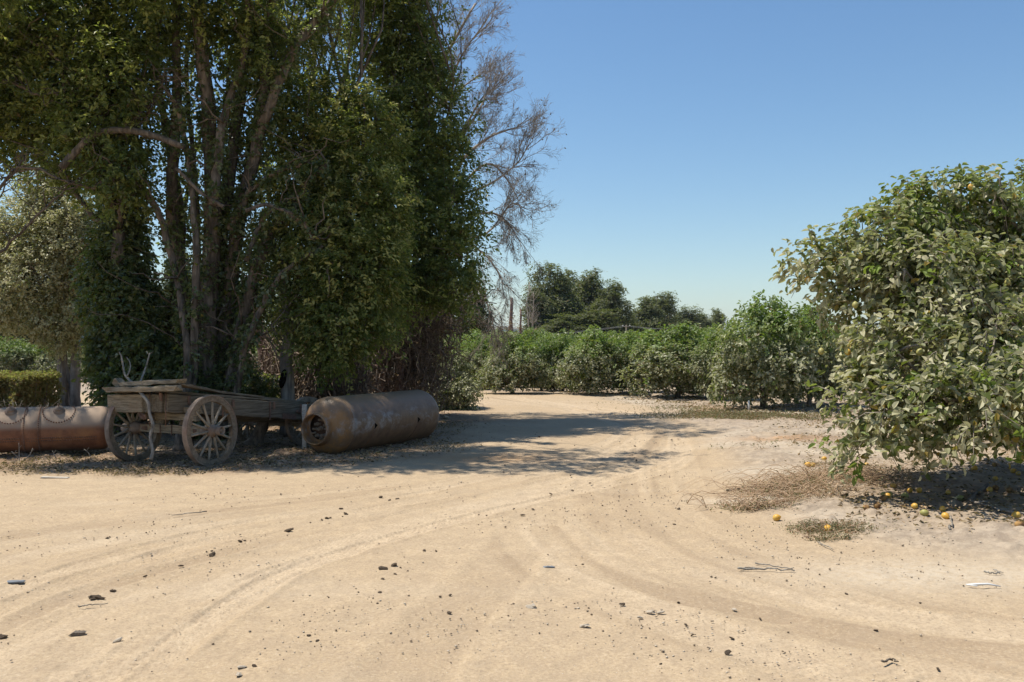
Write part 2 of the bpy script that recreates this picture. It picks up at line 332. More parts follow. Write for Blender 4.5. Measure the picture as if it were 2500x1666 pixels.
# ------------------------------------------------------------------ ground and road sheet
ang = np.concatenate([np.linspace(-math.pi, -0.80, 34)[:-1], np.linspace(-0.80, 0.80, 1150), np.linspace(0.80, math.pi, 34)[1:]])
rad = np.concatenate([np.geomspace(0.3, 3.2, 14)[:-1], np.geomspace(3.2, 45, 860), np.geomspace(45, 6000, 60)[1:]])
AA, RD = np.meshgrid(ang, rad); gx = (np.sin(AA) * RD).ravel(); gy = (np.cos(AA) * RD).ravel()
sdv = np.full(gx.shape, 40.0); near = RD.ravel() < 90; sdv[near] = road_sd(gx[near], gy[near])
hz = base_h(gx, gy, sdv)
streak = np.zeros_like(hz); trk = np.zeros_like(hz)
act = np.where((RD.ravel() < 45) & (RD.ravel() > 2.5) & (np.abs(AA.ravel()) < 0.85))[0]
ax_, ay_ = gx[act], gy[act]; a_st = np.zeros(len(act)); a_h = np.zeros(len(act))
def lay_track(pts, wd, depth, tread, tone):
    pl = spline(pts, 70); seg = np.linalg.norm(np.diff(pl, axis=0), axis=1); cum = np.concatenate([[0], np.cumsum(seg)])
    best = np.full(len(act), 9.0, np.float32); along = np.zeros(len(act), np.float32)
    x0, x1, y0, y1 = pl[:, 0].min() - 1, pl[:, 0].max() + 1, pl[:, 1].min() - 1, pl[:, 1].max() + 1
    sub0 = np.where((ax_ > x0) & (ax_ < x1) & (ay_ > y0) & (ay_ < y1))[0]
    for i in range(len(pl) - 1):
        a, b = pl[i], pl[i + 1]; m = wd * 2.2
        q = sub0[(ax_[sub0] > min(a[0], b[0]) - m) & (ax_[sub0] < max(a[0], b[0]) + m) & (ay_[sub0] > min(a[1], b[1]) - m) & (ay_[sub0] < max(a[1], b[1]) + m)]
        if not len(q): continue
        e = b - a; L = e @ e + 1e-9; ux = ax_[q] - a[0]; uy = ay_[q] - a[1]
        t = np.clip((ux * e[0] + uy * e[1]) / L, 0, 1); d = np.hypot(ux - t * e[0], uy - t * e[1]) * np.sign(e[0] * uy - e[1] * ux + 1e-9)
        better = np.abs(d) < np.abs(best[q]); qq = q[better]; best[qq] = d[better]; along[qq] = (cum[i] + t * seg[i])[better]
    q = np.where(np.abs(best) < wd * 1.6)[0]; u = best[q] / wd; al = along[q]
    vis = sst(fbm(al * 0.5 + pts[0][0], al * 0 + wd * 31, 3), -0.35, 0.25)
    inside = 1 - sst(np.abs(u), 0.42, 0.62); ridge = np.exp(-((np.abs(u) - 0.66) / 0.13) ** 2)
    rough = 0.6 + 0.8 * fbm(ax_[q] * 7, ay_[q] * 7, 2)
    hh = -depth * inside + depth * 0.9 * ridge * rough
    if tread: hh = hh + inside * tread * np.sign(np.sin(al * 2 * math.pi / 0.075 + np.abs(u) * 4)) * 0.5
    a_h[q] += hh * vis; a_st[q] += tone * vis * (inside - 0.4 * ridge)
def fam(A, B, t): return [G0(*(np.array(a) * (1 - t) + np.array(b) * t)) for a, b in zip(A, B)]
F1A = [(-500, 1300), (0, 1235), (500, 1205), (1000, 1160), (1330, 1105), (1500, 1055), (1440, 1015), (1280, 990), (1150, 978)]
F1B = [(100, 1900), (330, 1666), (560, 1490), (800, 1365), (1250, 1235), (1640, 1140), (1690, 1070), (1560, 1010), (1250, 968)]
F2A = [(2900, 1480), (2500, 1415), (2150, 1350), (1880, 1290), (1740, 1200), (1710, 1120), (1680, 1070), (1600, 1020), (1300, 972)]
F2B = [(2900, 2000), (2300, 1800), (1800, 1590), (1480, 1440), (1300, 1300), (1300, 1205), (1400, 1120), (1540, 1050), (1400, 1000)]
for k in range(20):
    t = (k + R.random()) / 20; lay_track(fam(F1A, F1B, t), R.choice([0.2, 0.28, 0.35, 0.6]), R.choice([0.002, 0.004, 0.006]), R.choice([0, 0.004]), R.uniform(-0.45, 0.5))
for k in range(20):
    t = (k + R.random()) / 20; lay_track(fam(F2A, F2B, t), R.choice([0.2, 0.3, 0.45, 0.7]), R.choice([0.001, 0.003, 0.004]), R.choice([0, 0.003]), R.uniform(-0.5, 0.5))
lay_track(fam(F1A, F1B, 1.0), 0.25, 0.013, 0.010, 0.3)
lay_track([G0(*p) for p in [(60, 1800), (230, 1666), (470, 1500), (760, 1370), (1100, 1270), (1450, 1180), (1640, 1090)]], 0.22, 0.010, 0.008, 0.2)
lay_track([G0(*p) for p in [(-200, 1600), (0, 1495), (300, 1385), (620, 1300), (1000, 1225), (1350, 1150), (1560, 1080)]], 0.22, 0.009, 0.009, 0.1)
lay_track([G0(*p) for p in [(-200, 1530), (0, 1455), (250, 1370), (560, 1290), (900, 1225), (1300, 1150), (1500, 1090)]], 0.22, 0.010, 0.008, 0.1)
lay_track([G0(*p) for p in [(2700, 1640), (2200, 1560), (1800, 1470), (1550, 1390), (1420, 1300), (1420, 1220)]], 0.6, 0.004, 0.0, -0.55)
for pts_, w_k, tn in (([(2700, 1500), (2250, 1450), (1850, 1370), (1600, 1270), (1510, 1180), (1560, 1100)], .45, -.6), ([(2700, 1560), (2150, 1500), (1750, 1420), (1500, 1300), (1440, 1200), (1500, 1120)], .5, .7), ([(2700, 1720), (2100, 1640), (1700, 1530), (1400, 1410), (1280, 1300), (1260, 1200)], .5, .6), ([(2500, 1700), (1900, 1590), (1550, 1480), (1330, 1370)], .7, -.6), ([(900, 1800), (1050, 1560), (1200, 1420), (1290, 1300), (1400, 1190)], .5, -.4), ([(-100, 1400), (400, 1300), (900, 1215), (1400, 1110)], .5, .6), ([(-100, 1330), (500, 1250), (1000, 1180), (1400, 1085)], .4, -.5)):
    lay_track([G0(*p) for p in pts_], w_k, .005, .0, tn)
lay_track([G0(*p) for p in [(1900, 1500), (1600, 1440), (1420, 1370), (1330, 1290)]], 0.3, 0.003, 0.0, -0.6)
streak[act] = a_st; hz[act] += a_h
onr = 1 - sst(sdv, -0.2, 0.8)
rr_ = RD.ravel()
# small real lumps
lump = np.zeros_like(hz); q = np.where(rr_ < 30)[0]
lump[q] = (0.010 + 0.07 * (1 - onr[q])) * np.maximum(0, fbm(gx[q] * 5.3, gy[q] * 5.3, 4) - 0.12) + 0.004 * fbm(gx[q] * 19, gy[q] * 19, 2) * (1 + 2.5 * (1 - onr[q]))
hz += lump
n1v = fbm(gx * 0.7, gy * 0.7, 4)
def gauss(px, py, sx, sy):
    cx, cy = G0(px, py); return np.exp(-((gx - cx) / sx) ** 2 - ((gy - cy) / sy) ** 2)
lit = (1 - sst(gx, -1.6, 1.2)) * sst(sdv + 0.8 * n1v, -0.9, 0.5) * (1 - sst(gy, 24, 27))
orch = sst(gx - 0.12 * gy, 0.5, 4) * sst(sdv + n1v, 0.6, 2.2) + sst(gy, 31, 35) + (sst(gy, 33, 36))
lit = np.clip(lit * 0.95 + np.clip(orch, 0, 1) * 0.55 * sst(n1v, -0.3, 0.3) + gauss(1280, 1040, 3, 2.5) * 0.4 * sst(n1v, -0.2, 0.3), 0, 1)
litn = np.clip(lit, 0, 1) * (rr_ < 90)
pale = sst(fbm(gx * 0.6 + 40, gy * 1.1, 3), 0.12, 0.5) * (0.15 + 0.75 * (1 - onr)) + gauss(2300, 1400, 1.2, .5) * .9 + gauss(1880, 1160, .5, .4) + gauss(1790, 1225, .4, .2)
orange = gauss(1920, 1085, 0.9, 0.35) + 0.8 * gauss(1790, 1000, 2.0, 1.0) * sst(n1v, -0.2, 0.4) + gauss(1200, 1115, 1.3, .5) + 0.7 * (1 - sst(gx, -1.5, 0.5)) * sst(sdv, -0.2, 0.4) * sst(fbm(gx * 2, gy * 2, 3), 0.05, 0.4) * (1 - sst(gy, 16, 22))
offr = np.clip(1 - onr, 0, 1)
V = np.stack([gx, gy, hz], 1); nr, nc = RD.shape
i = np.arange(nr - 1)[:, None] * nc; j = np.arange(nc - 1)[None, :]
Fq = np.stack([i + j, i + nc + j, i + nc + j + 1, i + j + 1], -1).reshape(-1, 4)
fr = sdv[Fq].mean(1) < 0
def sub(name, F, extra=None):
    u, inv = np.unique(F.ravel(), return_inverse=True)
    A = dict(streak=streak[u], offroad=offr[u], litter=litn[u], pale=np.clip(pale, 0, 1)[u], orange=np.clip(orange, 0, 1)[u])
    return mkmesh(name, V[u], inv.reshape(-1, 4)[:, ::-1] if False else inv.reshape(-1, 4), M['dirt'], attrs=A)
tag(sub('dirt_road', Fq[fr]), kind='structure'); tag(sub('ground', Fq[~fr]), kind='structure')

# ------------------------------------------------------------------ foliage engine
def leaves_mesh(name, Pp, D, N, L, W, mat, parent=None, tone=None, young=None, detail=False, fold=0.25):
    n = len(Pp); N = nz(N); D = nz(D); D = nz(D - 0.8 * (D * N).sum(1, keepdims=True) * N); S = nz(np.cross(D, N)); N = np.cross(S, D)
    L = L[:, None]; W = W[:, None]
    if detail:
        v = [Pp, Pp + D * L * .28 + S * W * .42 + N * W * fold, Pp + D * L * .68 + S * W * .38 + N * W * fold * .7, Pp + D * L - N * L * .12,
             Pp + D * L * .68 - S * W * .38 + N * W * fold * .7, Pp + D * L * .28 - S * W * .42 + N * W * fold]
        k = 6; b = (np.arange(n) * 6)[:, None]
        F = np.concatenate([b + np.array([0, 1, 2, 3]), b + np.array([0, 3, 4, 5])])
    else:
        v = [Pp, Pp + D * L * .5 + S * W * .5 + N * W * fold, Pp + D * L, Pp + D * L * .5 - S * W * .5 + N * W * fold]
        k = 4; F = (np.arange(n) * 4)[:, None] + np.array([0, 1, 2, 3])
    VV = np.stack(v, 1).reshape(-1, 3)
    rep = lambda a: np.repeat(a, k)
    return mkmesh(name, VV, F, mat, parent, False, dict(tone=rep(tone), young=rep(young), rnd=rep(rng.random(n))))
def sprays(blobs, nt, tl, nl, ll, lw, droop=0.15, surf=0.42, noise_amp=0.35, out=0.8, up=0.35, inner=0.35):
    """twigs spread through blobs; returns leaf arrays and twig start/dir"""
    B = np.array(blobs, float); wgt = (B[:, 3] * B[:, 4] * B[:, 5]) ** 0.75; wgt /= wgt.sum()
    bi = rng.choice(len(B), nt, p=wgt); c = B[bi, :3]; r = B[bi, 3:6]
    d = nz(rng.normal(size=(nt, 3)))
    lump = 1 + noise_amp * (vnoise(d[:, 0] * 2.3 + bi * 7.1, d[:, 2] * 2.3 + d[:, 1] * 1.7) * 2)
    q = inner + (1 - inner) * rng.random(nt) ** surf
    o = c + d * r * (q * lump)[:, None]
    td = nz(d * out + rng.normal(size=(nt, 3)) * 0.5 + np.array([0, 0, up - droop]))
    TL = tl * (0.6 + 0.8 * rng.random(nt))
    t = (np.arange(nl) + 0.5) / nl
    Pp = o[:, None, :] + td[:, None, :] * (TL[:, None] * t)[..., None] 
    Pp = Pp - np.array([0, 0, 1.0]) * (droop * TL[:, None] * t ** 2)[..., None] + rng.normal(size=(nt, nl, 3)) * ll * 0.25
    side = nz(np.cross(td, rng.normal(size=(nt, 3))))
    sg = np.where(np.arange(nl) % 2, 1, -1)[None, :, None]
    D = td[:, None, :] * 0.6 + side[:, None, :] * sg * 0.9 + rng.normal(size=(nt, nl, 3)) * 0.45 - np.array([0, 0, droop])
    N = np.array([0, 0, 0.9]) + d[:, None, :] * 0.95 + rng.normal(size=(nt, nl, 3)) * 0.62
    n = nt * nl; s_ = 0.65 + 0.6 * rng.random(n)
    tone = np.clip((np.repeat(rng.random(nt), nl) * 0.55 + rng.random(n) * 0.45 - .5) * 1.7 + .5, 0, 1)
    return Pp.reshape(-1, 3), D.reshape(-1, 3), N.reshape(-1, 3), ll * s_, lw * s_, tone, o, td, TL, q
def Bp(px, py, Y, rx, rz, ry=None):
    c = P(px, py, Y); k = Y / FP; rx *= k; rz *= k
    return (c[0], c[1], c[2], rx, ry or (rx + rz) / 2 * 0.8, rz)
def wpath(a, b, n=7, amp=0.08, sag=0.0):
    a = np.array(a, float); b = np.array(b, float); L = np.linalg.norm(b - a); t = np.linspace(0, 1, n)[:, None]
    w_ = np.cumsum(rng.normal(size=(n, 3)), 0) * amp * L / math.sqrt(n); w_ -= w_[0] + (w_[-1] - w_[0]) * t
    p = a + (b - a) * t + w_; p[:, 2] += (sag * L * 4 * t * (1 - t))[:, 0]; return p
def limbs(mb, base, fork, blobs, r0, per=2, n=7):
    mb.tube(wpath(base, fork, 6, 0.05), np.linspace(r0 * 1.25, r0 * 0.8, 6), 9, wob=0.15)
    for b in blobs:
        if b[5] < .26: continue
        for k in range(per):
            tgt = np.array(b[:3]) + rng.normal(size=3) * np.array(b[3:6]) * 0.35
            p = wpath(fork, tgt, 8, 0.10, 0.06); mb.tube(p, np.linspace(r0 * 0.42, 0.012, 8), 5)
            for m in range(4):
                s0 = p[R.randint(3, 7)]; e = np.array(b[:3]) + rng.normal(size=3) * np.array(b[3:6]) * 0.55
                mb.tube(wpath(s0, e, 5, 0.14), np.linspace(r0 * 0.14 + 0.006, 0.004, 5), 4)
def tree(name, label, cat, base, blobs, nt, tl, nl, ll, lw, mat, bark, r0=0.12, fork=None, group=None, young=None, detail=False, per=2, stems=None, **kw):
    base = np.array(base, float); root = empty(name, base, label=label, cat=cat, group=group)
    bl = [(b[0] - base[0], b[1] - base[1], b[2] - base[2], *b[3:]) for b in blobs]
    Pp, D, N, L, W, tone, o, td, TL, q = sprays(bl, nt, tl, nl, ll, lw, **kw)
    if young is None: yg = np.clip((rng.random(len(Pp)) - 0.93) * 10, 0, 0.6)
    else: yg = young(Pp, np.repeat(rng.random(nt), nl), np.repeat(q, nl))
    ok = Pp[:, 2] + base[2] > 0.05
    leaves_mesh('crown', Pp[ok], D[ok], N[ok], L[ok], W[ok], M[mat], root, tone[ok], yg[ok], detail)
    mb = MB(); fk = np.array(fork, float) - base if fork is not None else np.array([0, 0, min(b[2] for b in bl) * 0.7 + 0.2])
    limbs(mb, (0, 0, -0.1), fk, bl, r0, per)
    if stems: stems(mb)
    if detail:
        for k in range(0, nt, 2): mb.tube([o[k], o[k] + td[k] * TL[k] * .5, o[k] + td[k] * TL[k] * 0.95 - np.array([0, 0, kw.get('droop', .15) * TL[k]])], [0.006, 0.005, 0.003], 3, caps=False)
    mb.build('trunk', M[bark], root)
    return root

# ------------------------------------------------------------------ near lemon tree
yl = lambda Pp, t, q: np.clip(sst(Pp[:, 2], 2.0, 4.0) * 0.6 * (t > 0.35) + (t > 0.93) * 0.85, 0, 1)
lb = [Bp(1980, 635, 11.0, 60, 36), Bp(2345, 455, 11.7, 48, 34), Bp(2045, 665, 11.1, 80, 72), Bp(2150, 590, 11.3, 100, 82), Bp(2215, 530, 11.6, 95, 62), Bp(2300, 515, 11.7, 85, 72), Bp(2395, 560, 12.0, 90, 90),
      Bp(2140, 720, 11.1, 105, 100), Bp(2250, 680, 10.7, 125, 110), Bp(2380, 720, 10.9, 130, 120), Bp(2155, 850, 10.3, 80, 80), Bp(2240, 860, 9.9, 105, 100),
      Bp(2130, 980, 9.9, 88, 75), Bp(2105, 1075, 9.7, 60, 45), Bp(2230, 1000, 9.5, 90, 78, .5), Bp(2440, 480, 11.4, 62, 52), Bp(2540, 500, 11.6, 90, 80), Bp(2340, 985, 9.2, 95, 75, .6), Bp(2450, 950, 9.1, 100, 95, .6), Bp(2420, 820, 9.7, 100, 90), Bp(2580, 960, 9.1, 110, 90, .6),
      Bp(2480, 780, 11.3, 120, 160), Bp(2620, 700, 11.6, 150, 190), Bp(2620, 950, 10.7, 140, 150), Bp(2350, 800, 11.5, 150, 160), Bp(2330, 630, 12.5, 150, 120)]
lt_base = G(2530, 1130)
lemon_tree = tree('lemon_tree', 'big dusty lemon tree close at the right edge, hung with yellow lemons', 'tree', lt_base, lb, 4500, 0.27, 9, 0.094, 0.056,
     'lemon_leaf', 'bark_grey', 0.10, fork=lt_base + np.array([-0.15, 0.1, 0.75]), young=yl, detail=True, per=2, droop=0.25, up=0.25, noise_amp=0.3, inner=0.5)
def fruit(name, mat, r, parent=None, loc=(0, 0, 0), rot=(0, 0, 0)):
    mb = MB(); pr = []
    for i in range(11):
        a = math.pi * i / 10; pr.append((max(0.0004, math.sin(a) * r), -math.cos(a) * r * 1.15 + (r * 0.22 if i == 10 else 0) + (r * .1 if i == 9 else 0)))
    mb.lathe(pr, 14, 'Z'); o = mb.build(name, M[mat], parent); o.location = loc; o.rotation_euler = rot; return o
for k, (px, py, Y) in enumerate([(2370, 457, 12.0), (2316, 780, 10.95), (2245, 860, 10.5), (1972, 683, 11.7), (2100, 626, 11.5), (2236, 980, 10.3), (2418, 1042, 10.2), (2460, 690, 11.3), (2167, 820, 11.0), (2070, 860, 11.1), (2285, 565, 11.7), (2005, 858, 11.2), (2395, 866, 10.4), (2168, 965, 10.5), (2381, 1103, 10.3), (2452, 988, 10.0), (2225, 545, 11.7), (2425, 650, 11.2), (2480, 530, 12.2), (2088, 745, 11.1)]):
    fruit('lemon', 'lemon' if k % 3 == 0 else 'lemon_green', 0.034, lemon_tree, tuple(P(px, py, Y - .75) - lt_base), (R.uniform(-.5, .5), R.uniform(-.5, .5), 0))
b2 = np.array([8.9, 15.0, gz(8.9, 15)])
tree('lemon_tree', 'greener lemon tree rising behind the big dusty one at the right edge', 'tree', b2,
     [(8.9, 15, 2.2, 1.4, 1.4, 1.5), (8.3, 14.8, 3.3, .7, .7, .9), (9.0, 15, 3.7, .9, .9, .8), (8.2, 15, 1.4, .8, .8, .9), (10, 15, 2.6, 1.0, 1.0, 1.4)],
     2200, 0.28, 8, 0.10, 0.06, 'orchard_leaf', 'bark_grey', 0.1, young=lambda Pp, t, q: sst(Pp[:, 2], 1.2, 3.6) * (0.5 + .5 * t), detail=False, droop=.1, group='lemon trees of the orchard')

# ------------------------------------------------------------------ orchard
ORCH = 'lemon trees of the orchard'
def orchard_tree(label, seed):
    root = empty('lemon_tree', (0, 0, 0), label=label, cat='tree', group=ORCH)
    bl = [(0, 0, 1.25, 1.05, 1.05, 0.85)]
    for k in range(11):
        a = k * 2.4 + seed; rr = R.uniform(0.75, 1.15); bl.append((math.cos(a) * rr, math.sin(a) * rr, R.uniform(0.45, 1.85), R.uniform(.35, .6), R.uniform(.35, .6), R.uniform(.3, .5)))
    for k in range(5):
        a = R.random() * 6.28; rr = R.uniform(0, 0.7); bl.append((math.cos(a) * rr, math.sin(a) * rr, R.uniform(1.95, 2.2), R.uniform(.25, .45), R.uniform(.25, .45), R.uniform(.25, .4)))
    Pp, D, N, L, W, tone, o, td, TL, q = sprays(bl, 1900, 0.24, 8, 0.115, 0.07, droop=.15, inner=.6, noise_amp=.45, up=.3)
    yg = np.clip(sst(Pp[:, 2], 1.25, 2.1) * (0.35 + 0.75 * np.repeat(rng.random(len(o)), 8)) + (np.repeat(rng.random(len(o)), 8) > 0.93) * .7, 0, 1)
    # upright new shoots at the top
    ok = Pp[:, 2] > 0.14
    leaves_mesh('crown', Pp[ok], D[ok], N[ok], L[ok], W[ok], M['orchard_leaf'], root, tone[ok], yg[ok])
    mb = MB(); limbs(mb, (0, 0, -.1), (R.uniform(-.08, .08), 0, .42), bl[1:8], .085, 1); mb.build('trunk', M['bark_brown'], root)
    return root
fr_l = ['wide lemon tree at the road bend, left of the tallest orchard tree', 'lemon tree with a clear gap round its trunk, mid orchard front row',
        'lemon tree at the left end of the far straight front row, by the dead snags', 'tallest bushy lemon tree in the orchard row behind the white stub pipe']
fr_p = [(1654, 973, 127, 797), (1453, 963, 100, 812), (1252, 961, 86, 822), (1865, 998, 140, 742)]
protos = []
for k, ((px, py, rp, top), lab) in enumerate(zip(fr_p, fr_l)):
    o = orchard_tree(lab, k * 1.7); c = G(px, py); protos.append(o); o.location = c; sx = rp * c[1] / FP / 1.55; sz = (H + (HY - top) * c[1] / FP) / 2.46
    o.scale = (sx, sx, sz)
def place(px, py, rp, top, lab, k):
    o = copy_tree(protos[k % 3]); c = G(px, py); sx = rp * c[1] / FP / 1.55; o.location = c; o.scale = (sx, sx, (H + (HY - top) * c[1] / FP) / 2.46); o.rotation_euler = (0, 0, R.uniform(0, 6.2)); o["label"] = lab
place(1322, 956, 62, 826, 'smaller lemon tree squeezed between the front-row trees just right of the dead snags', 1)
place(1180, 951, 60, 832, 'lemon tree right beside the leafy bush at the far end of the road', 0)
place(1095, 950, 75, 830, 'lemon tree half hidden behind the leafy bush at the far road end', 1)
place(1375, 957, 60, 826, 'lemon tree seen through the gap left of the middle front-row tree', 2)
place(1545, 960, 70, 818, 'lemon tree set back between the middle and the wide front-row trees', 0)
place(1752, 975, 85, 812, 'lemon tree filling the gap left of the tallest orchard tree', 1)
place(1975, 992, 105, 760, 'lemon tree right of the tallest one, mostly behind the near tree\'s branches', 2)
cnt = 0
for row, Y in enumerate((39.5, 45, 51, 58, 67)):
    x = -12 + 1.3 * (row % 2)
    while x < 0.5 * Y:
        if not (x < -1.5 - (Y - 39) * 0.2):
            o = copy_tree(protos[cnt % 3]); o.location = (x + R.uniform(-.3, .3), Y + R.uniform(-.4, .4), 0); s_ = R.uniform(.95, 1.15); o.scale = (s_, s_, R.uniform(.92, 1.05)); o.rotation_euler = (0, 0, R.uniform(0, 6.2))
            o["label"] = 'lemon tree deep in the orchard, only its bright green top showing over the front row'; cnt += 1
        x += 2.9
# orchard seen far left, beyond the clipped hedge
for row, Y in enumerate((46, 50.5)):
    for k in range(12):
        x = -27.5 + k * 2.3 + row * 1.1
        o = copy_tree(protos[k % 3]); o.location = (x, Y + R.uniform(-.4, .4), 0); s_ = R.uniform(.9, 1.05); o.scale = (s_, s_, R.uniform(.72, .85)); o.rotation_euler = (0, 0, R.uniform(0, 6.2))
        o["label"] = 'low orchard tree seen behind the grove trunks, beyond the road at left'

# ------------------------------------------------------------------ eucalyptus windbreak and far trees
def euc(label, cat='tree', name='eucalyptus_tree', group='eucalyptus trees behind the orchard'):
    root = empty(name, (0, 0, 0), label=label, cat=cat, group=group); bl = []
    for k in range(15):
        zz = R.uniform(1.2, 9.5); a = R.random() * 6.28; rr = R.uniform(0.2, 1.0) * 2.2 * (1 - abs(zz - 5.5) / 12); r_ = R.uniform(.75, 1.3) * (1 - .035 * zz)
        bl.append((math.cos(a) * rr, math.sin(a) * rr, zz, r_, r_, r_ * R.uniform(.8, 1.5)))
    bl += [(R.uniform(-1.2, -.6), .2, 10.0, .5, .5, 1.3), (R.uniform(.2, .6), -.2, 9.8, .5, .5, 1.2), (R.uniform(.9, 1.5), .3, 8.8, .5, .5, 1.1), (R.uniform(-1.8, -1.3), -.3, 8.2, .45, .45, 1.0), (R.uniform(-.3, .1), .4, 10.4, .35, .35, .8)]
    Pp, D, N, L, W, tone, o, td, TL, q = sprays(bl, 3400, 0.7, 7, 0.26, 0.14, droop=.45, inner=.5, noise_amp=.8, up=.3)
    leaves_mesh('crown', Pp, D, N, L, W, M['euc_leaf'], root, tone, np.clip((np.repeat(q, 7) - .85) * 3, 0, .6))
    mb = MB(); limbs(mb, (0, 0, -.3), (0, 0, 2.4), bl, .28, 1); mb.build('trunk', M['bark_grey'], root); return root
E = [euc('tallest eucalyptus, at the left end of the windbreak beside the bare snags'), euc('eucalyptus with a flat leaning top in the middle of the tall clump'), euc('rounded eucalyptus at the right side of the tall clump')]
def put(o, px, top, Y, wpx, hz0=11.0):
    X = (px - 1250) / FP * Y; o.location = (X, Y, 0); sz = (H + (HY - top) * Y / FP) / hz0; o.scale = (wpx * Y / FP / 2.2, wpx * Y / FP / 2.2, sz); o.rotation_euler = (0, 0, R.uniform(0, 6.2))
put(E[0], 1342, 648, 118, 60); put(E[1], 1440, 668, 124, 60); put(E[2], 1494, 690, 120, 55)
for (px, top, Y, wp, k, lab) in [(1388, 664, 128, 50, 0, 'lower eucalyptus between the two tallest ones of the clump'), (1312, 715, 114, 42, 1, 'short eucalyptus at the foot of the tall clump, next to the bare snags'),
        (1580, 728, 140, 52, 0, 'small eucalyptus just right of the utility pole'), (1617, 718, 150, 50, 1, 'open-topped eucalyptus in the low stretch of the windbreak'), (1672, 752, 160, 44, 2, 'low rounded eucalyptus towards the right end of the windbreak'),
        (1715, 768, 170, 36, 0, 'dwarfed eucalyptus near the right end of the windbreak'), (1752, 757, 180, 26, 1, 'last thin eucalyptus of the windbreak, beside the tallest orchard tree'),
        (1530, 770, 135, 45, 2, 'low eucalyptus behind the utility pole'), (1640, 775, 165, 60, 0, 'bushy low eucalyptus filling the right part of the windbreak'), (1455, 760, 112, 70, 1, 'spreading low eucalyptus in front of the tall clump'), (1375, 770, 110, 70, 2, 'dense low eucalyptus in front of the tallest one')]:
    o = copy_tree(E[k]); put(o, px, top, Y, wp); o["label"] = lab
for (px, top, Y, wp, k, lab) in [(1150, 675, 62, 42, 0, 'grey green tree beyond the orchard, left of the dead snags'), (1085, 690, 66, 60, 1, 'far tree half hidden by the drooping twigs of the bare tree'), (1010, 700, 70, 60, 2, 'far tree behind the dry vine thicket'),
        (440, 590, 58, 40, 2, 'far tree top filling the gap between the forked stems'), (30, 690, 70, 90, 0, 'dark far tree behind the hedge, at the left edge'), (130, 720, 74, 80, 1, 'dark far tree behind the pale twin trunks'), (260, 700, 66, 80, 2, 'dark far tree behind the ivy column'),
        (570, 700, 62, 80, 0, 'far tree seen between the grove trunks'), (700, 720, 66, 90, 1, 'far tree behind the pale trunk with the dark hollow'), (840, 700, 62, 80, 2, 'far tree behind the dense dark crown'), (350, 730, 80, 80, 1, 'low far tree behind the wagon')]:
    o = copy_tree(E[k]); put(o, px, top, Y, wp); o.name = 'far_tree'; o["label"] = lab; o["group"] = 'trees beyond the far road'
# dead snags
for (px, top, Y, r, lab) in [(1249, 727, 82, .22, 'tall dead snag wrapped in dry vine, left of the eucalyptus clump'), (1271, 754, 86, .17, 'shorter dead snag wrapped in dry vine, right of the taller one')]:
    x = (px - 1250) / FP * Y; zt = H + (HY - top) * Y / FP; root = empty('dead_snag', (x, Y, 0), label=lab, cat='dead tree', group='vine-wrapped dead snags')
    mb = MB(); mb.tube(wpath((0, 0, -.1), (0, 0, zt), 9, .03), np.linspace(r * 1.3, r * .5, 9), 7, wob=.4); mb.build('trunk', M['bark_pink'], root)
    Pp, D, N, L, W, tone, o, td, TL, q = sprays([(0, 0, zt * .45, r * 1.8, r * 1.8, zt * .42), (0, 0, 1.5, .7, .7, 1.5)], 330, .2, 5, .16, .09, droop=.4)
    leaves_mesh('vine_leaves', Pp, D, N, L, W, M['dry_leaf'], root, tone * .6, np.zeros(len(Pp)))
for (px, top, Y) in [(1293, 690, 105), (1303, 712, 107)]:
    x = (px - 1250) / FP * Y; zt = H + (HY - top) * Y / FP; mb = MB()
    mb.tube(wpath((x, Y, 0), (x, Y, zt), 9, .03), np.linspace(.12, .03, 9), 5)
    for k in range(26):
        z0 = R.uniform(.35, .95) * zt; a = R.random() * 6.28; mb.tube(wpath((x, Y, z0), (x + math.cos(a) * .8, Y + math.sin(a) * .8, z0 + R.uniform(.4, 1.5)), 5, .1), np.linspace(.035, .01, 5), 3)
    tag(mb.build('dead_sapling', M['twig']), 'thin bare dead tree against the left edge of the eucalyptus clump' if px < 1300 else 'shorter bare dead tree tucked against the tallest eucalyptus', 'dead tree', 'bare dead trees by the windbreak')
# utility pole and line
pr = empty('utility_pole', (P(1529, 0, 100)[0], 100, 0), label='slim wooden utility pole with a short crossarm in front of the windbreak', cat='utility pole')
mb = MB(); mb.tube([(0, 0, -.2), (0, 0, 4.25)], [.11, .08], 8); mb.build('pole', M['pole'], pr)
mb = MB(); mb.box((0, -.1, 4.05), (.9, .09, .1)); mb.build('crossarm', M['pole'], pr)
for k in (-1, 1): mb = MB(); mb.lathe([(.0, 0), (.04, 0), (.05, .05), (.03, .12), (0, .13)], 8, 'Z', (k * .38, -.1, 4.10)); mb.build('insulator', M['white'], pr)
for k, dx in enumerate((-.38, .38)):
    mb = MB(); x0 = P(1529, 0, 100)[0] + dx; pts = []
    for t in np.linspace(0, 1, 14): pts.append((x0 - t * 11.2 * 1.5, 99.9 - t * 22 * 1.5, 4.12 - 0.5 * t * (1 - t) - t * 1.35 * 1.5))
    pts2 = [(x0 + t * 13, 99.9 + t * 32, 4.12 - 0.6 * t * (1 - t) + t * .3) for t in np.linspace(0, 1, 14)]
    mb.tube(pts[::-1] + pts2[1:], .010, 4); tag(mb.build('power_line', M['wire']), 'grey overhead wire on the left end of the crossarm' if k == 0 else 'grey overhead wire on the right end of the crossarm', 'power line', 'overhead wires')
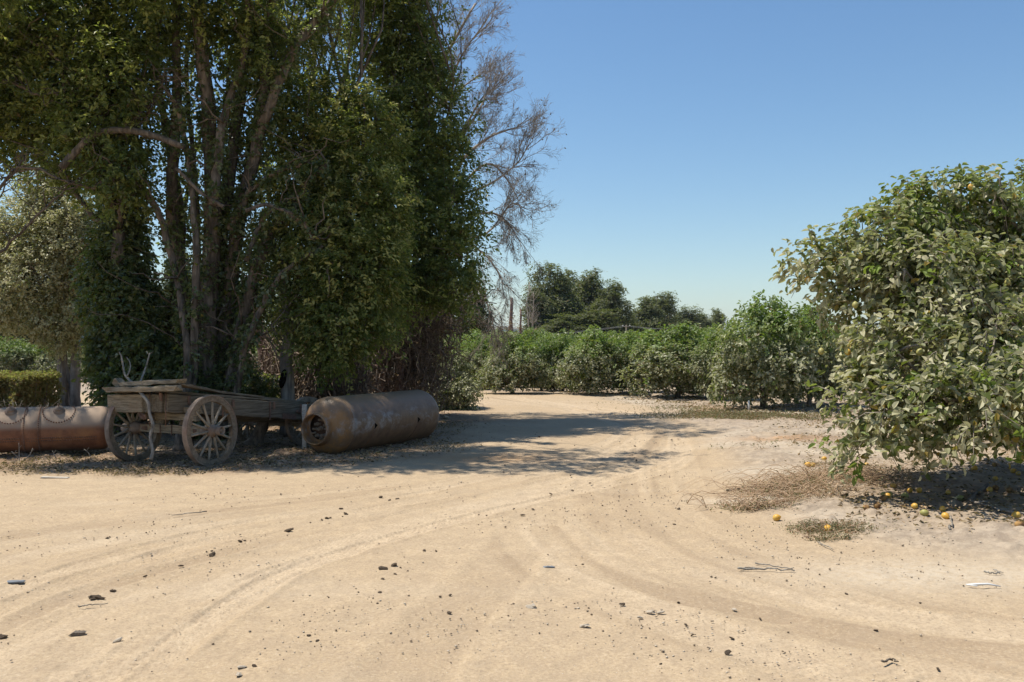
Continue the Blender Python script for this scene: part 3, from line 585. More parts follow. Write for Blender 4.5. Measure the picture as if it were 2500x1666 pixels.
# hills
s = NT('dry_hillside', 1, 0.05); M['hill'] = s.done(s.mix(s.rng(s.noise(.006, 6, .7), .4, .62), (0.24, 0.18, 0.12), (0.06, 0.07, 0.04)))
hx = np.linspace(-3200, 3200, 200); ht = np.linspace(0, 1, 26); HX, HT = np.meshgrid(hx, ht)
prof = 62 + 46 * fbm(HX * .0011 + 3, HX * 0 + 2, 4) + 42 * np.exp(-((HX + 40) / 420) ** 2)
prof = prof * (0.35 + 0.65 * np.exp(-((HX + 250) / 900) ** 2))
HYv = 2300 + HT * 700; HZ = -3 + prof * np.sin(HT * math.pi * .5) * (1 + .16 * fbm(HX * .006, HT * 4, 4)) 
k = len(hx); i = np.arange(25)[:, None] * k; j = np.arange(k - 1)[None, :]
tag(mkmesh('hills', np.stack([HX, HYv, HZ], -1).reshape(-1, 3), np.stack([i + j, i + j + 1, i + k + j + 1, i + k + j], -1).reshape(-1, 4), M['hill']), kind='structure')

# ------------------------------------------------------------------ the grove
yp = lambda Pp, t, q: np.clip((q > 0.86) * (t > 0.55) * 0.8 + (q > .7) * (t > .8) * .35, 0, 1)
rb = [Bp(720, -230, 19.5, 110, 110), Bp(840, -130, 20.0, 110, 110), Bp(700, 40, 19.4, 95, 120), Bp(790, 290, 18.8, 110, 110), Bp(890, 350, 18.6, 85, 110), Bp(740, 430, 18.4, 90, 110), Bp(850, 500, 18.0, 120, 120), Bp(920, 590, 17.9, 80, 110),
      Bp(760, 600, 17.7, 95, 110), Bp(860, 680, 17.3, 110, 100), Bp(775, 740, 17.3, 70, 85), Bp(840, 790, 17.2, 95, 80), Bp(900, 760, 17.6, 60, 70), Bp(800, 855, 17.2, 55, 50)]
def stems_r(mb):
    for (a, b, r) in [((735, 960), (700, 600), .07), ((820, 965), (860, 600), .08), ((780, 960), (790, 500), .09), ((850, 960), (930, 550), .06), ((790, 970), (760, 300), .07)]:
        mb.tube(wpath(P(*a, 19.3) * 1.0 - trb, P(*b, 19.2) - trb, 9, .05), np.linspace(r, r * .4, 9), 6, wob=.2)
trb = G(770, 1045)
tree('privet_tree', 'dense drooping olive-tipped tree, left half of the dark mass behind the tank', 'tree', trb, [(*b[:3], b[3] * 1.2, b[4] * 1.3, b[5] * 1.15) for b in rb], 8600, .34, 11, .10, .048, 'privet_leaf', 'bark_brown', .16, fork=P(780, 800, 19.2), young=yp, stems=stems_r, droop=.3, inner=.4, noise_amp=.5, group='trees of the dark grove')
db = [Bp(880, -250, 21.9, 90, 90), Bp(980, -160, 21.9, 75, 80), Bp(1060, -200, 20.9, 60, 25), Bp(1110, -120, 20.2, 50, 20), Bp(1130, -230, 19.4, 60, 22), Bp(1060, -330, 18.9, 60, 22), Bp(900, -60, 21.9, 100, 80), Bp(975, -20, 21.7, 75, 80), Bp(930, 90, 21.5, 95, 90), Bp(985, 120, 21.4, 65, 70), Bp(1010, 190, 21.2, 85, 80), Bp(1045, 170, 21.1, 50, 50), Bp(1030, 60, 21.3, 50, 60), Bp(1060, 290, 21.0, 80, 90), Bp(960, 330, 21.2, 90, 90), Bp(1080, 400, 20.8, 70, 90),
      Bp(1000, 470, 20.7, 110, 100), Bp(1095, 520, 20.4, 70, 100), Bp(1100, 620, 20.0, 68, 85), Bp(1010, 620, 20.2, 100, 100), Bp(1095, 700, 19.8, 65, 55), Bp(1000, 705, 19.9, 75, 50), Bp(930, 700, 20.0, 80, 90)]
tdb = G(985, 1000)
tree('evergreen_tree', 'tall dark evergreen tree at the right end of the grove, below the bare twigs', 'tree', tdb, [(*b[:3], b[3] * 1.15, b[4] * 1.3, b[5] * 1.15) for b in db], 7600, .36, 11, .105, .052, 'dark_leaf', 'bark_brown', .10, fork=P(985, 800, 21.3), young=yp, droop=.25, inner=.35, noise_amp=.55, group='trees of the dark grove')

# ivy-covered multi-stem tree
ivb = G(505, 1065); ivr = empty('ivy_covered_tree', ivb, label='many-stemmed tree with ivy climbing its fanned trunks, behind the wagon', cat='tree', group='trees of the dark grove')
ST = [([(470, 1060), (452, 760), (418, 520), (432, 280), (430, 60), (420, -250)], .15, .06, 17.6), ([(500, 1060), (508, 760), (520, 500), (506, 250), (480, 20), (460, -250)], .21, .09, 17.3), ([(520, 1060), (552, 760), (590, 500), (640, 300), (650, 100), (690, -150)], .17, .07, 17.6),
      ([(545, 1060), (590, 800), (640, 620), (720, 480), (800, 400)], .16, .05, 17.2), ([(450, 1060), (455, 860), (432, 680), (392, 540), (345, 455), (285, 438), (225, 460)], .085, .04, 16.9), ([(462, 1060), (475, 820), (478, 620), (462, 400), (430, 250)], .09, .04, 16.9),
      ([(540, 1060), (530, 700), (560, 420), (585, 250), (600, 80), (600, -160)], .17, .06, 18.2), ([(560, 1060), (600, 850), (680, 680), (790, 600)], .08, .03, 17.0), ([(600, 640), (640, 540), (680, 510), (735, 540), (762, 585)], .045, .02, 16.6), ([(560, 560), (610, 470), (680, 420), (740, 400)], .07, .03, 17),
      ([(430, 1060), (415, 800), (445, 560), (405, 330), (380, 120), (360, -120)], .11, .05, 18.2), ([(640, 300), (720, 120), (790, 30), (860, -60)], .10, .06, 17.4), ([(520, 500), (545, 300), (600, 120), (610, -60)], .09, .05, 17.0), ([(485, 700), (480, 480), (455, 200), (470, 20)], .06, .035, 18.4), ([(505, 620), (548, 330), (560, 120)], .05, .03, 18.4), ([(590, 500), (612, 330), (655, 180)], .05, .03, 18.4), ([(440, 560), (476, 380), (520, 210)], .04, .02, 18.6)]
mb = MB(); ip = []
for pts, r0, r1, Y in ST:
    w_ = np.array([P(x, y, Y + 0.25 * math.sin(q_ * 1.9 + x)) for q_, (x, y) in enumerate(pts)]) - ivb; sp = spline(w_, 26) + rng.normal(size=(26, 3)) * .012
    rr = np.linspace(r0, r1, 26); mb.tube(sp, rr, 9, wob=.22)
    for k in range(int(26 * (7 if r0 > .1 else 4))):
        q_ = R.random() * 24.9; a = int(q_); p = sp[a] + (sp[a + 1] - sp[a]) * (q_ - a); ip.append((*p, rr[a] + .04, rr[a] + .04, .10))
for k in range(110):
    pts, r0, r1, Y = R.choice(ST[:13]); q_ = R.randint(1, len(pts) - 1); a = P(*pts[q_], Y) - ivb
    d = np.array([R.uniform(-1, 1), R.uniform(-1, .6), R.uniform(-.2, .9)]) * R.uniform(.6, 1.9); mb.tube(wpath(a, a + d, 7, .16, .05), np.linspace(R.uniform(.012, .03), .004, 7), 4)
# arched pale limb
for pts, r0 in (([(150, 410), (190, 365), (232, 328), (300, 318), (370, 330), (450, 360)], .075), ([(600, 515), (650, 500), (700, 520), (735, 548), (760, 580)], .04), ([(545, 505), (490, 470), (430, 410)], .04)):
    sp = spline(np.array([P(x, y, 16.7) for x, y in pts]) - ivb, 20); mb.tube(sp, np.linspace(r0, r0 * .8, 20), 7, wob=.2)
mb.build('trunk', M['bark_brown'], ivr)
Pp, D, N, L, W, tone, o, td, TL, q = sprays(ip, 7500, .13, 4, .085, .07, droop=.5, inner=.7, out=.9)
yv = (np.repeat(rng.random(7500), 4) > .9) * .6
leaves_mesh('ivy', Pp, D, N, L, W, M['ivy_leaf'], ivr, tone, yv)
cb = [Bp(400, -120, 17.5, 80, 60), Bp(560, -90, 17.5, 80, 60), Bp(600, 40, 17.4, 95, 90), Bp(640, 130, 17.3, 70, 70), Bp(470, 40, 17.4, 100, 60), Bp(360, 80, 17.3, 80, 70), Bp(300, 60, 17.6, 110, 90), Bp(560, 100, 18, 100, 70), Bp(680, 230, 18, 60, 60), Bp(660, 340, 18.2, 50, 70), Bp(620, 700, 18.2, 60, 120), Bp(700, 620, 18.2, 50, 60), Bp(350, -200, 16.6, 120, 40)] + [(R.uniform(-11.5, -4.3), R.uniform(13.9, 16.8), R.uniform(7.6, 10.8), R.uniform(.35, .85), R.uniform(.3, .7), R.uniform(.2, .45)) for _ in range(34)] + [(x_, y_, z_, .55, .45, .22) for x_, y_, z_ in ((-10.1, 13.9, 9), (-9.4, 14.2, 8.8), (-8.7, 13.8, 9.1), (-8.0, 14.1, 8.9), (-7.2, 13.9, 9), (-6.4, 14.0, 9), (-5.6, 13.9, 8.9), (-4.9, 14.1, 9.1), (-4.2, 13.9, 9), (-3.5, 14.2, 9), (-2.8, 14.0, 8.8), (-2.4, 14.8, 9), (-3.4, 15.2, 9.2), (-4.6, 15.0, 9), (-3.0, 16.0, 9), (-8.9, 14.9, 9.4), (-1.9, 15.6, 9.3))]
cb = [(b[0] - ivb[0], b[1] - ivb[1], b[2] - ivb[2], *b[3:]) for b in cb]
Pp, D, N, L, W, tone, o, td, TL, q = sprays(cb, 8200, .34, 10, .105, .05, droop=.25, inner=.3, noise_amp=.5)
leaves_mesh('crown', Pp, D, N, L, W, M['dark_leaf'], ivr, tone, yp(Pp, np.repeat(rng.random(8200), 10), np.repeat(q, 10)))

# left canopy tree
cl = [Bp(-120, 0, 18.0, 110, 90), Bp(60, -80, 18.0, 100, 60), Bp(200, -60, 17.6, 90, 50), Bp(40, 60, 17.5, 110, 80), Bp(190, 70, 17.5, 110, 80), Bp(80, 180, 17.5, 100, 70), Bp(230, 190, 17.3, 90, 80), Bp(-60, 200, 18.0, 120, 120), Bp(250, 310, 17.2, 90, 70), Bp(110, 300, 18.0, 110, 50),
      Bp(300, 420, 17.0, 60, 80), Bp(190, 390, 18.0, 70, 60), Bp(20, 330, 18.5, 60, 60), Bp(310, 180, 17.0, 70, 80), Bp(330, -60, 17.5, 80, 50)]
clb = G(262, 1060)
def stems_l(mb):
    for pts, r in [([(-60, 520), (40, 420), (110, 420), (250, 480)], .05), ([(0, 620), (60, 560), (140, 480), (220, 420)], .04), ([(20, 60), (110, 120), (180, 170), (280, 190)], .04), ([(60, 380), (20, 440), (-20, 520)], .03), ([(-40, 160), (60, 220), (140, 230), (210, 260)], .045), ([(270, 340), (310, 300), (370, 250), (385, 190)], .03), ([(345, 245), (380, 210), (430, 190)], .018), ([(280, 330), (340, 310), (365, 260)], .02)]:
        sp = spline(np.array([P(x, y, 16.9) for x, y in pts]) - clb, 14) + rng.normal(size=(14, 3)) * .03; mb.tube(sp, np.linspace(r * .7, r * .3, 14), 6, wob=.2)
        for k in range(14):
            a = sp[R.randint(2, 13)]; mb.tube(wpath(a, a + np.array([R.uniform(-1, 1), R.uniform(-.6, .4), R.uniform(-.5, .8)]) * .8, 6, .2), np.linspace(.014, .004, 6), 3)
tree('spreading_tree', 'spreading dark tree whose limbs fill the top left corner', 'tree', clb, [(*b[:3], b[3] * 1.15, b[4] * 1.2, b[5] * 1.15) for b in cl], 7800, .36, 10, .11, .055, 'dark_leaf', 'bark_brown', .15, fork=P(290, 560, 17.6), per=1, stems=stems_l, droop=.2, inner=.3, noise_amp=.55, young=yp, group='trees of the dark grove')
# ivy column left of the wagon
ic = [Bp(300, 520, 18, 40, 90), Bp(290, 640, 18, 60, 90), Bp(320, 760, 17.8, 70, 90), Bp(270, 850, 17.8, 50, 80), Bp(360, 870, 17.4, 60, 60), Bp(290, 960, 17.4, 50, 60), Bp(250, 700, 18.4, 40, 90), Bp(420, 930, 17.2, 60, 50)]
icb = G(305, 1065)
tree('ivy_column_tree', 'dark broad-leaved tree smothered in ivy, at the left end of the wagon', 'tree', icb, ic, 4300, .26, 8, .105, .07, 'ivy_leaf', 'bark_brown', .15, fork=P(300, 760, 18), droop=.35, inner=.3, group='trees of the dark grove',
     stems=lambda mb: [mb.tube(wpath(P(a, 1060, 18) - icb, P(b, 200, 18.2) - icb, 14, .03), np.linspace(r, r * .5, 14), 8, wob=.25) for a, b, r in ((300, 290, .17), (345, 330, .11), (275, 240, .08))])
# olive coloured tree with pale twin trunks
ol = [Bp(110, 440, 24, 50, 50), Bp(140, 500, 24, 75, 65), Bp(70, 560, 24, 80, 75), Bp(160, 590, 23.6, 85, 75), Bp(20, 640, 24, 80, 80), Bp(110, 670, 23.5, 100, 80), Bp(190, 690, 23.8, 65, 80), Bp(50, 740, 23.8, 85, 65), Bp(150, 780, 23.6, 85, 60), Bp(-60, 700, 24, 90, 110), Bp(210, 600, 24, 40, 60), Bp(160, 835, 23.8, 60, 28)]
olb = G(168, 1003)
def stems_o(mb):
    for a, b, r in (((156, 1004), (143, 780), .15), ((184, 1006), (186, 780), .15)):
        sp = spline(np.array([P(a[0] + (4 if r > 1 else 0), a[1], 24.2), P(a[0] * .9 + b[0] * .1, a[1] - 50, 24.2), P(*b, 24.2)]) - olb, 10); mb.tube(sp, np.array([.20, .155] + list(np.linspace(.135, .11, 8))), 10, wob=.18)
tree('olive_green_tree', 'pale olive-green tree on twin pale trunks behind the clipped hedge', 'tree', olb, ol, 8500, .3, 10, .09, .046, 'olive_leaf', 'bark_pale', .05, fork=P(160, 800, 24.2), young=lambda Pp, t, q: (q > .65) * (t > .25) * .85, stems=stems_o, droop=.1, inner=.5, noise_amp=.4)
# trunks under the dark mass
def lone_trunk(name, label, pts, Y, r0, r1, bark, extra=None):
    b = np.array([*P(pts[0][0], 900, Y)[:2], 0]); mb = MB(); sp = spline(np.array([P(x, y, Y) for x, y in pts]) - b, 14); mb.tube(sp, np.linspace(r0, r1, 14), 10, wob=.15)
    for k in range(12):
        a = sp[R.randint(6, 13)]; mb.tube(wpath(a, a + np.array([R.uniform(-1, 1), R.uniform(-1, 1), R.uniform(.2, 1.2)]) * 1.0, 6, .15), np.linspace(.02, .005, 6), 4)
    if extra: extra(mb, b)
    o = mb.build(name, M[bark]); o.location = b; tag(o, label, 'tree trunk'); return o
lone_trunk('tree_trunk', 'smooth pale trunk with a dark hollow, standing behind the wagon deck', [(700, 1062), (703, 960), (699, 880), (706, 800), (690, 640)], 17.6, .145, .10, 'bark_grey')
mb = MB(); hc = P(688, 925, 17.38); mb.lathe([(.0, 0), (.10, .0), (.125, .02), (.10, .045), (.05, .05)], 12, 'Y'); hol = mb.build('tree_hollow', M['dark']); hol.scale = (.5, 1, 1.5)  # black disc on the bark paints the shade inside the hollow
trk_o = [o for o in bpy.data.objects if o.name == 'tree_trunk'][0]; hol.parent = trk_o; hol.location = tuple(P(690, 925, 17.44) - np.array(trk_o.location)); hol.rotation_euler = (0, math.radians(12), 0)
lone_trunk('tree_trunk', 'thin flaky pinkish trunk leaning behind the wagon, left of the smooth pale one', [(662, 990), (652, 900), (634, 820), (628, 740), (640, 560)], 24, .17, .10, 'bark_pink')
mb = MB(); b = P(610, 980, 22); b[2] = 0
for k in range(9):
    a = k / 9 * 6.28; zt = R.uniform(.9, 1.75); mb.tube([(math.cos(a) * .13, math.sin(a) * .1, -.1), (math.cos(a) * .11, math.sin(a) * .09, zt * .6), (math.cos(a) * .08, math.sin(a) * .07, zt)], [.09, .075, .01], 6, wob=.2)
o = mb.build('broken_stump', M['bark_pale']); o.location = b; tag(o, 'splintered pale broken stump behind the middle of the wagon deck', 'stump')

# bare tree with drooping twigs
def grow(mb, p0, d, L, r, depth, curl, nch, sp=0.75, leafpts=None):
    n = 7 if depth > 1 else 5; p = [np.array(p0, float)]; dd = nz(np.array(d, float)); step = L / (n - 1)
    for k in range(n - 1):
        dd = nz(dd + rng.normal(size=3) * .13 + np.array([0, 0, curl])); p.append(p[-1] + dd * step)
    mb.tube(p, np.linspace(r, max(.0026, r * .45), n), 5 if depth > 2 else 3, caps=False)
    if depth == 0:
        if leafpts is not None and R.random() < .03: leafpts.append(p[-1])
        return
    for k in range(nch[0]):
        t = R.uniform(.25, 1.0); q_ = min(n - 2, int(t * (n - 1))); pp = p[q_] + (p[q_ + 1] - p[q_]) * (t * (n - 1) - q_)
        tang = nz(p[q_ + 1] - p[q_]); nd = nz(tang + nz(rng.normal(size=3)) * sp); grow(mb, pp, nd, L * R.uniform(.38, .6), r * .5, depth - 1, curl + R.uniform(-.06, .06), nch[1:], sp, leafpts)
btb = G(1035, 985); bt = empty('bare_tree', btb, label='leafless tree with fine drooping twigs against the sky, right of the grove', cat='tree')
mb = MB(); lp = []
LM = [([(1030, 980), (1020, 700), (1010, 400), (1060, 200), (1120, 80), (1160, 10)], .11), ([(1010, 400), (1050, 290), (1110, 230), (1160, 190)], .07), ([(1020, 620), (1080, 430), (1130, 330), (1170, 270), (1195, 215)], .08),
      ([(1060, 500), (1130, 390), (1190, 340), (1250, 320), (1300, 310)], .07), ([(1070, 560), (1140, 440), (1200, 400), (1260, 440), (1290, 480)], .06), ([(1050, 640), (1130, 540), (1200, 520), (1255, 540), (1300, 590)], .06),
      ([(1060, 700), (1130, 600), (1180, 620), (1230, 665), (1250, 700)], .045), ([(1040, 760), (1120, 690), (1170, 700), (1200, 760), (1215, 800)], .04), ([(1000, 350), (1040, 150), (1070, 30), (1090, -60)], .05), ([(1040, 330), (1120, 150), (1180, 60)], .05), ([(1100, 380), (1170, 250), (1225, 210)], .05), ([(1110, 480), (1200, 450), (1290, 400), (1325, 360)], .05), ([(1100, 580), (1190, 570), (1270, 500), (1320, 510)], .045)]
for li, (pts, r) in enumerate(LM):
    pts = [(x if x < 1180 else 1180 + (x - 1180) * .74, y) for x, y in pts]
    Y = 23.5 + .8 * math.sin(li * 2.1); sp = spline(np.array([P(x, y, Y + .4 * math.sin(k * 1.3 + li)) for k, (x, y) in enumerate(pts)]) - btb, 16)
    mb.tube(sp, np.linspace(r * .75, r * .22, 16), 7, wob=.15)
    droopy = li in (4, 5, 6, 7); q0 = 7 if li == 0 else 5
    for k in range(17):
        a = R.randint(q0, 14); tang = nz(sp[a + 1] - sp[a]); grow(mb, sp[a], tang + nz(rng.normal(size=3)) * .65, R.uniform(.5, 1.05), .010, 3, -.07 if droopy else .05, (5, 4, 4), .7, lp)
    tang = nz(sp[-1] - sp[-2]); grow(mb, sp[-1], tang, .55, .010, 3, -.1 if droopy else .02, (6, 5, 4), .6, lp)
mb.build('branches', M['twig'], bt)
lp = np.array(lp); n_ = len(lp); leaves_mesh('dry_leaves', lp, rng.normal(size=(n_, 3)) - np.array([0, 0, 1]), rng.normal(size=(n_, 3)), np.full(n_, .07), np.full(n_, .035), M['dry_leaf'], bt, rng.random(n_) * .6, np.zeros(n_))
b3 = G(800, 1000); bt2 = empty('bare_tree', b3, label='leafless tree whose pale twigs show in the gap at the top of the dense crowns', cat='tree')
mb = MB()
for li, (pts, r) in enumerate([([(790, 980), (770, 600), (760, 300), (770, 100), (790, -40)], .12), ([(760, 400), (830, 220), (860, 100), (870, 10)], .07), ([(765, 300), (720, 150), (700, 30)], .06)]):
    sp = spline(np.array([P(x, y, 22.6) for x, y in pts]) - b3, 16); mb.tube(sp, np.linspace(r, r * .3, 16), 7)
    for k in range(16):
        a = R.randint(7, 14); grow(mb, sp[a], nz(sp[a + 1] - sp[a]) + nz(rng.normal(size=3)) * .6, R.uniform(.7, 1.3), .02, 2, .08, (6, 5), .6)
mb.build('branches', M['twig'], bt2)
# dry vine thicket
def thicket(name, label, boxes, n, mat='vine', hang=0.5):
    mb = MB(); tw = []
    for (px0, px1, py0, py1, Y, m) in boxes:
        for k in range(m):
            px = R.uniform(px0, px1); top = R.uniform(py0, py1 - 40); a = P(px, top, Y + R.uniform(-.9, .9)); L = R.uniform(.5, 2.2) if R.random() < hang else R.uniform(.3, .9)
            if R.random() < hang: b = a + np.array([R.uniform(-.3, .3), R.uniform(-.3, .3), -L])
            else: b = a + np.array([R.uniform(-1, 1), R.uniform(-.5, .5), R.uniform(-.6, .6)]) * L
            b[2] = max(b[2], .03); mb.tube(wpath(a, b, 8, .22), R.choice([.005, .007, .012, .02]) * np.linspace(1, .7, 8), 3, caps=False)
            if R.random() < .6: tw.append((*((a + b) / 2), .3, .3, .3))
    root = empty(name, (P(boxes[0][0], 900, boxes[0][4])[0], boxes[0][4], 0), label=label, cat='shrub'); ob = np.array(root.location)
    mb.v = [v - ob for v in mb.v]; mb.build('stems', M[mat], root)
    tw = [(t[0] - ob[0], t[1] - ob[1], t[2] - ob[2], *t[3:]) for t in tw]
    Pp, D, N, L, W, tone, o, td, TL, q = sprays(tw, n, .2, 4, .06, .035, droop=.6)
    leaves_mesh('dry_leaves', Pp, D, N, L, W, M['dry_leaf'], root, tone * .5, np.zeros(len(Pp))); return root, mb
thicket('vine_thicket', 'tangle of dry brown vines hanging at the right end of the grove, behind the tank', [(880, 1070, 700, 985, 22.5, 1500), (960, 1110, 690, 830, 23, 500)], 1300)
thicket('vine_thicket', 'curtain of dark dead vines hanging between the pale hollow trunk and the dry tangle', [(720, 890, 800, 990, 19.8, 900), (560, 720, 820, 990, 20.5, 250)], 300, hang=.8)
for k, (x, y, w_, lab) in enumerate([(930, 850, .10, 'shaggy vine-wrapped stem, left one in the dry brown tangle'), (975, 840, .09, 'shaggy vine-wrapped stem in the right part of the dry brown tangle'), (870, 860, .08, 'thin stem at the left edge of the dry brown tangle')]):
    lone_trunk('tree_trunk', lab, [(x - 5, 1000), (x, 930), (x + 6, 850), (x + 12, 740)], 22.0, w_ * 1.2, w_, 'bark_pink')

# bush at the road end, shrubs behind the wagon
yb = lambda Pp, t, q: sst(Pp[:, 2], .9, 2.0) * (.4 + .6 * t)
bb = G(1095, 993)
tree('bush', 'leafy pale green bush at the corner where the road turns behind the grove', 'bush', bb, [Bp(1095, 950, 25.6, 65, 40), Bp(1060, 910, 25.8, 55, 45), Bp(1100, 895, 26, 45, 40), Bp(1130, 960, 25.2, 35, 30), Bp(1065, 960, 25.4, 50, 35), Bp(1075, 862, 26.5, 40, 30)], 2400, .25, 8, .085, .045, 'orchard_leaf', 'bark_brown', .04, young=yb, droop=.2, inner=.4)
sb = G(585, 1050)
tree('shrub', 'low dark shrub under the ivy stems, behind the middle of the wagon deck', 'shrub', sb, [Bp(580, 940, 18.4, 70, 40), Bp(500, 930, 17.4, 55, 45), Bp(440, 900, 17.4, 60, 50), Bp(520, 860, 18, 50, 60), Bp(640, 960, 18.5, 50, 30)], 1300, .26, 8, .095, .05, 'ivy_leaf', 'bark_brown', .04, droop=.3, inner=.3)
# ground ivy around the bush
Pp, D, N, L, W, tone, o, td, TL, q = sprays([Bp(1090, 1000, 25.4, 75, 5, .5)], 500, .12, 4, .07, .05); ok = Pp[:, 2] > -.03
tag(leaves_mesh('ground_ivy', Pp[ok], D[ok], N[ok], L[ok], W[ok], M['orchard_leaf'], None, tone[ok], tone[ok] * .5), kind='stuff', label='low ivy spreading on the ground round the foot of the bush', cat='ground cover')

# clipped hedge
hb = G(70, 1030); hr = empty('clipped_hedge', hb, label='clipped boxy hedge, browning at the sides, behind the riveted boiler', cat='hedge')
x0 = P(-150, 0, 21.2)[0]; x1 = P(152, 0, 22.3)[0]; n_ = 40000
px_ = rng.uniform(x0, x1, n_); py_ = rng.uniform(20.8, 22.3, n_); pz = rng.uniform(.10, 1.05, n_); fc = rng.random(n_)
pz = np.where(fc < .30, rng.uniform(.98, 1.11, n_) + .09 * fbm(px_ * 3, py_ * 3, 3), pz); py_ = np.where((fc > .35) & (fc < .75), rng.uniform(20.7, 20.95, n_) + .22 * fbm(px_ * 3.2, pz * 3.2, 3), py_); px_ = np.where(fc > .88, x1 - rng.random(n_) * .2 + .1 * fbm(py_ * 3, pz * 3, 2), px_)
Pp = np.stack([px_, py_, pz], 1) - hb; D = rng.normal(size=(n_, 3)) + np.array([0, -.5, .4]); N = rng.normal(size=(n_, 3)) + np.array([-.3, -.9, 1.0]); s_ = .6 + .7 * rng.random(n_)
leaves_mesh('foliage', Pp, D, N, (.068 * s_), (.044 * s_), M['hedge_leaf'], hr, rng.random(n_), sst(pz, .85, 1.08) * rng.random(n_))
mb = MB()
for k in range(60):
    a = np.array([R.uniform(x0, x1), R.uniform(21, 22.1), 0]) - hb; a[2] = -.05; mb.tube(wpath(a, a + np.array([R.uniform(-.3, .3), R.uniform(-.3, .3), .9]), 5, .1), np.linspace(.015, .005, 5), 4)
mb.build('stems', M['bark_brown'], hr)
# brush pile of dead twigs before the hedge
mb = MB()
for k in range(260):
    a = G(R.uniform(-60, 120), R.uniform(1012, 1040)); mb.tube(wpath(a, a + np.array([R.uniform(-.7, .7), R.uniform(-.4, .4), R.uniform(.05, .55)]), 6, .2), np.linspace(.009, .003, 6), 3)
tag(mb.build('brush_pile', M['deadstick']), 'heap of pale dead twigs between the hedge and the boiler', 'brush')

# ------------------------------------------------------------------ old wagon
hd = nz(np.array([0.47, 0.883])); hd_a = math.atan2(-hd[0], hd[1])        # local +Y is the wagon's heading away from us
fm = np.array([-5.11, 13.65]); wz = gz(*fm)
wg = empty('old_wagon', (fm[0], fm[1], wz), hd_a, label='old weathered timber farm wagon with spoked wheels under the trees', cat='wagon')
ca, sa = math.cos(-hd_a), math.sin(-hd_a)
def WL(p):                                  # world -> wagon local
    x, y = p[0] - fm[0], p[1] - fm[1]; return np.array([x * ca - y * sa, x * sa + y * ca, p[2] - wz])
def wheel(loc, rz, Rr=.515, tilt=0, roll=0, parent=wg):
    mb = MB(); n = 64; ri = Rr - .085
    mb.lathe([(ri, -.035), (ri, .035), (Rr - .008, .037), (Rr - .008, -.037), (ri, -.035)], n, 'X'); w_ = mb.build('wheel', M['felloe'], parent, smooth=False)
    w_.location = loc; w_.rotation_euler = (roll, tilt, rz); w_.rotation_mode = 'XYZ'
    mb = MB(); mb.lathe([(Rr - .006, -.042), (Rr + .008, -.042), (Rr + .010, 0), (Rr + .008, .042), (Rr - .006, .042), (Rr - .006, -.042)], n, 'X'); mb.build('iron_tyre', M['tyre'], w_, smooth=False)
    mb = MB(); mb.lathe([(.0, .20), (.028, .20), (.03, .17), (.045, .165), (.048, .215), (.068, .215), (.07, .15), (.062, .13), (.072, .08), (.095, .055), (.098, 0), (.092, -.06), (.07, -.12), (.06, -.2), (.0, -.2)], 28, 'X'); mb.build('hub', M['tyre'], w_)
    for k in range(14):
        mb = MB(); a = k * 2 * math.pi / 14 + .1 * 0; d = np.array([0, math.cos(a), math.sin(a)]); off = .012 if k % 2 else -.012
        p0 = d * .085 + np.array([off + .02, 0, 0]); p1 = d * (ri + .01); side = np.array([1, 0, 0])
        rr = [.021, .024, .019, .017, .018]; pp = [p0 + (p1 - p0) * t for t in (0, .15, .4, .75, 1)]
        mb.tube(pp, np.array(rr) * R.uniform(.93, 1.05), 8); s_ = mb.build('spoke', M['spoke'], w_); 
    return w_
A = WL((-5.80, 13.98, 0)); B_ = WL((-4.42, 13.35, 0)); axd = nz((B_ - A)[:2]); arz = math.atan2(axd[1], axd[0])
Rr = .515
wheel((A[0], A[1], Rr + gz(-5.8, 13.98) - wz), arz + math.pi, tilt=.05, roll=.2); wheel((B_[0], B_[1], Rr + gz(-4.42, 13.35) - wz), arz, tilt=-.04, roll=.1)
C_ = WL((-3.62, 16.1, 0)); D_ = WL((-4.8, 16.7, 0))
wheel((C_[0], C_[1], .40 - wz), -.25, .43, parent=wg); wheel((D_[0], D_[1], .36 - wz), math.pi, .42)
def bar(name, mat, segs, bevel=.006):
    mb = MB()
    for s_ in segs: mb.plank(*s_[:4], **(s_[4] if len(s_) > 4 else {}))
    return mb.build(name, M[mat], wg, smooth=False, bevel=bevel)
hz_ = Rr
# axles
a3 = np.array([*A[:2], hz_]); b3_ = np.array([*B_[:2], hz_ - .01]); ax3 = b3_ - a3
bar('front_axle', 'wood_x', [(a3 + ax3 * .12, a3 + ax3 * .9, .13, .125)])
mb = MB(); mb.tube([a3 + ax3 * .05, a3 + ax3 * .22], [.055, .075], 10); mb.tube([a3 + ax3 * .82, a3 + ax3 * .95], [.075, .055], 10); mb.build('axle_skein', M['rust'], wg)
c3 = np.array([*C_[:2], .40]); d3 = np.array([*D_[:2], .36]); bar('rear_axle', 'wood_x', [(d3, c3, .12, .12)])
bar('front_bolster', 'wood_x', [(a3 + ax3 * .22 + [0, -.02, .19], a3 + ax3 * .86 + [0, -.02, .19], .10, .10), (a3 + ax3 * .2 + [0, -.01, .30], a3 + ax3 * .88 + [0, -.01, .30], .09, .09)])
bar('bolster_block', 'wood', [(a3 + ax3 * .30 + [0, .02, .10], a3 + ax3 * .42 + [0, .02, .10], .1, .075), (a3 + ax3 * .62 + [0, .02, .10], a3 + ax3 * .70 + [0, .02, .10], .1, .06)])
def Wp(px, py, Y): return WL(P(px, py, Y))
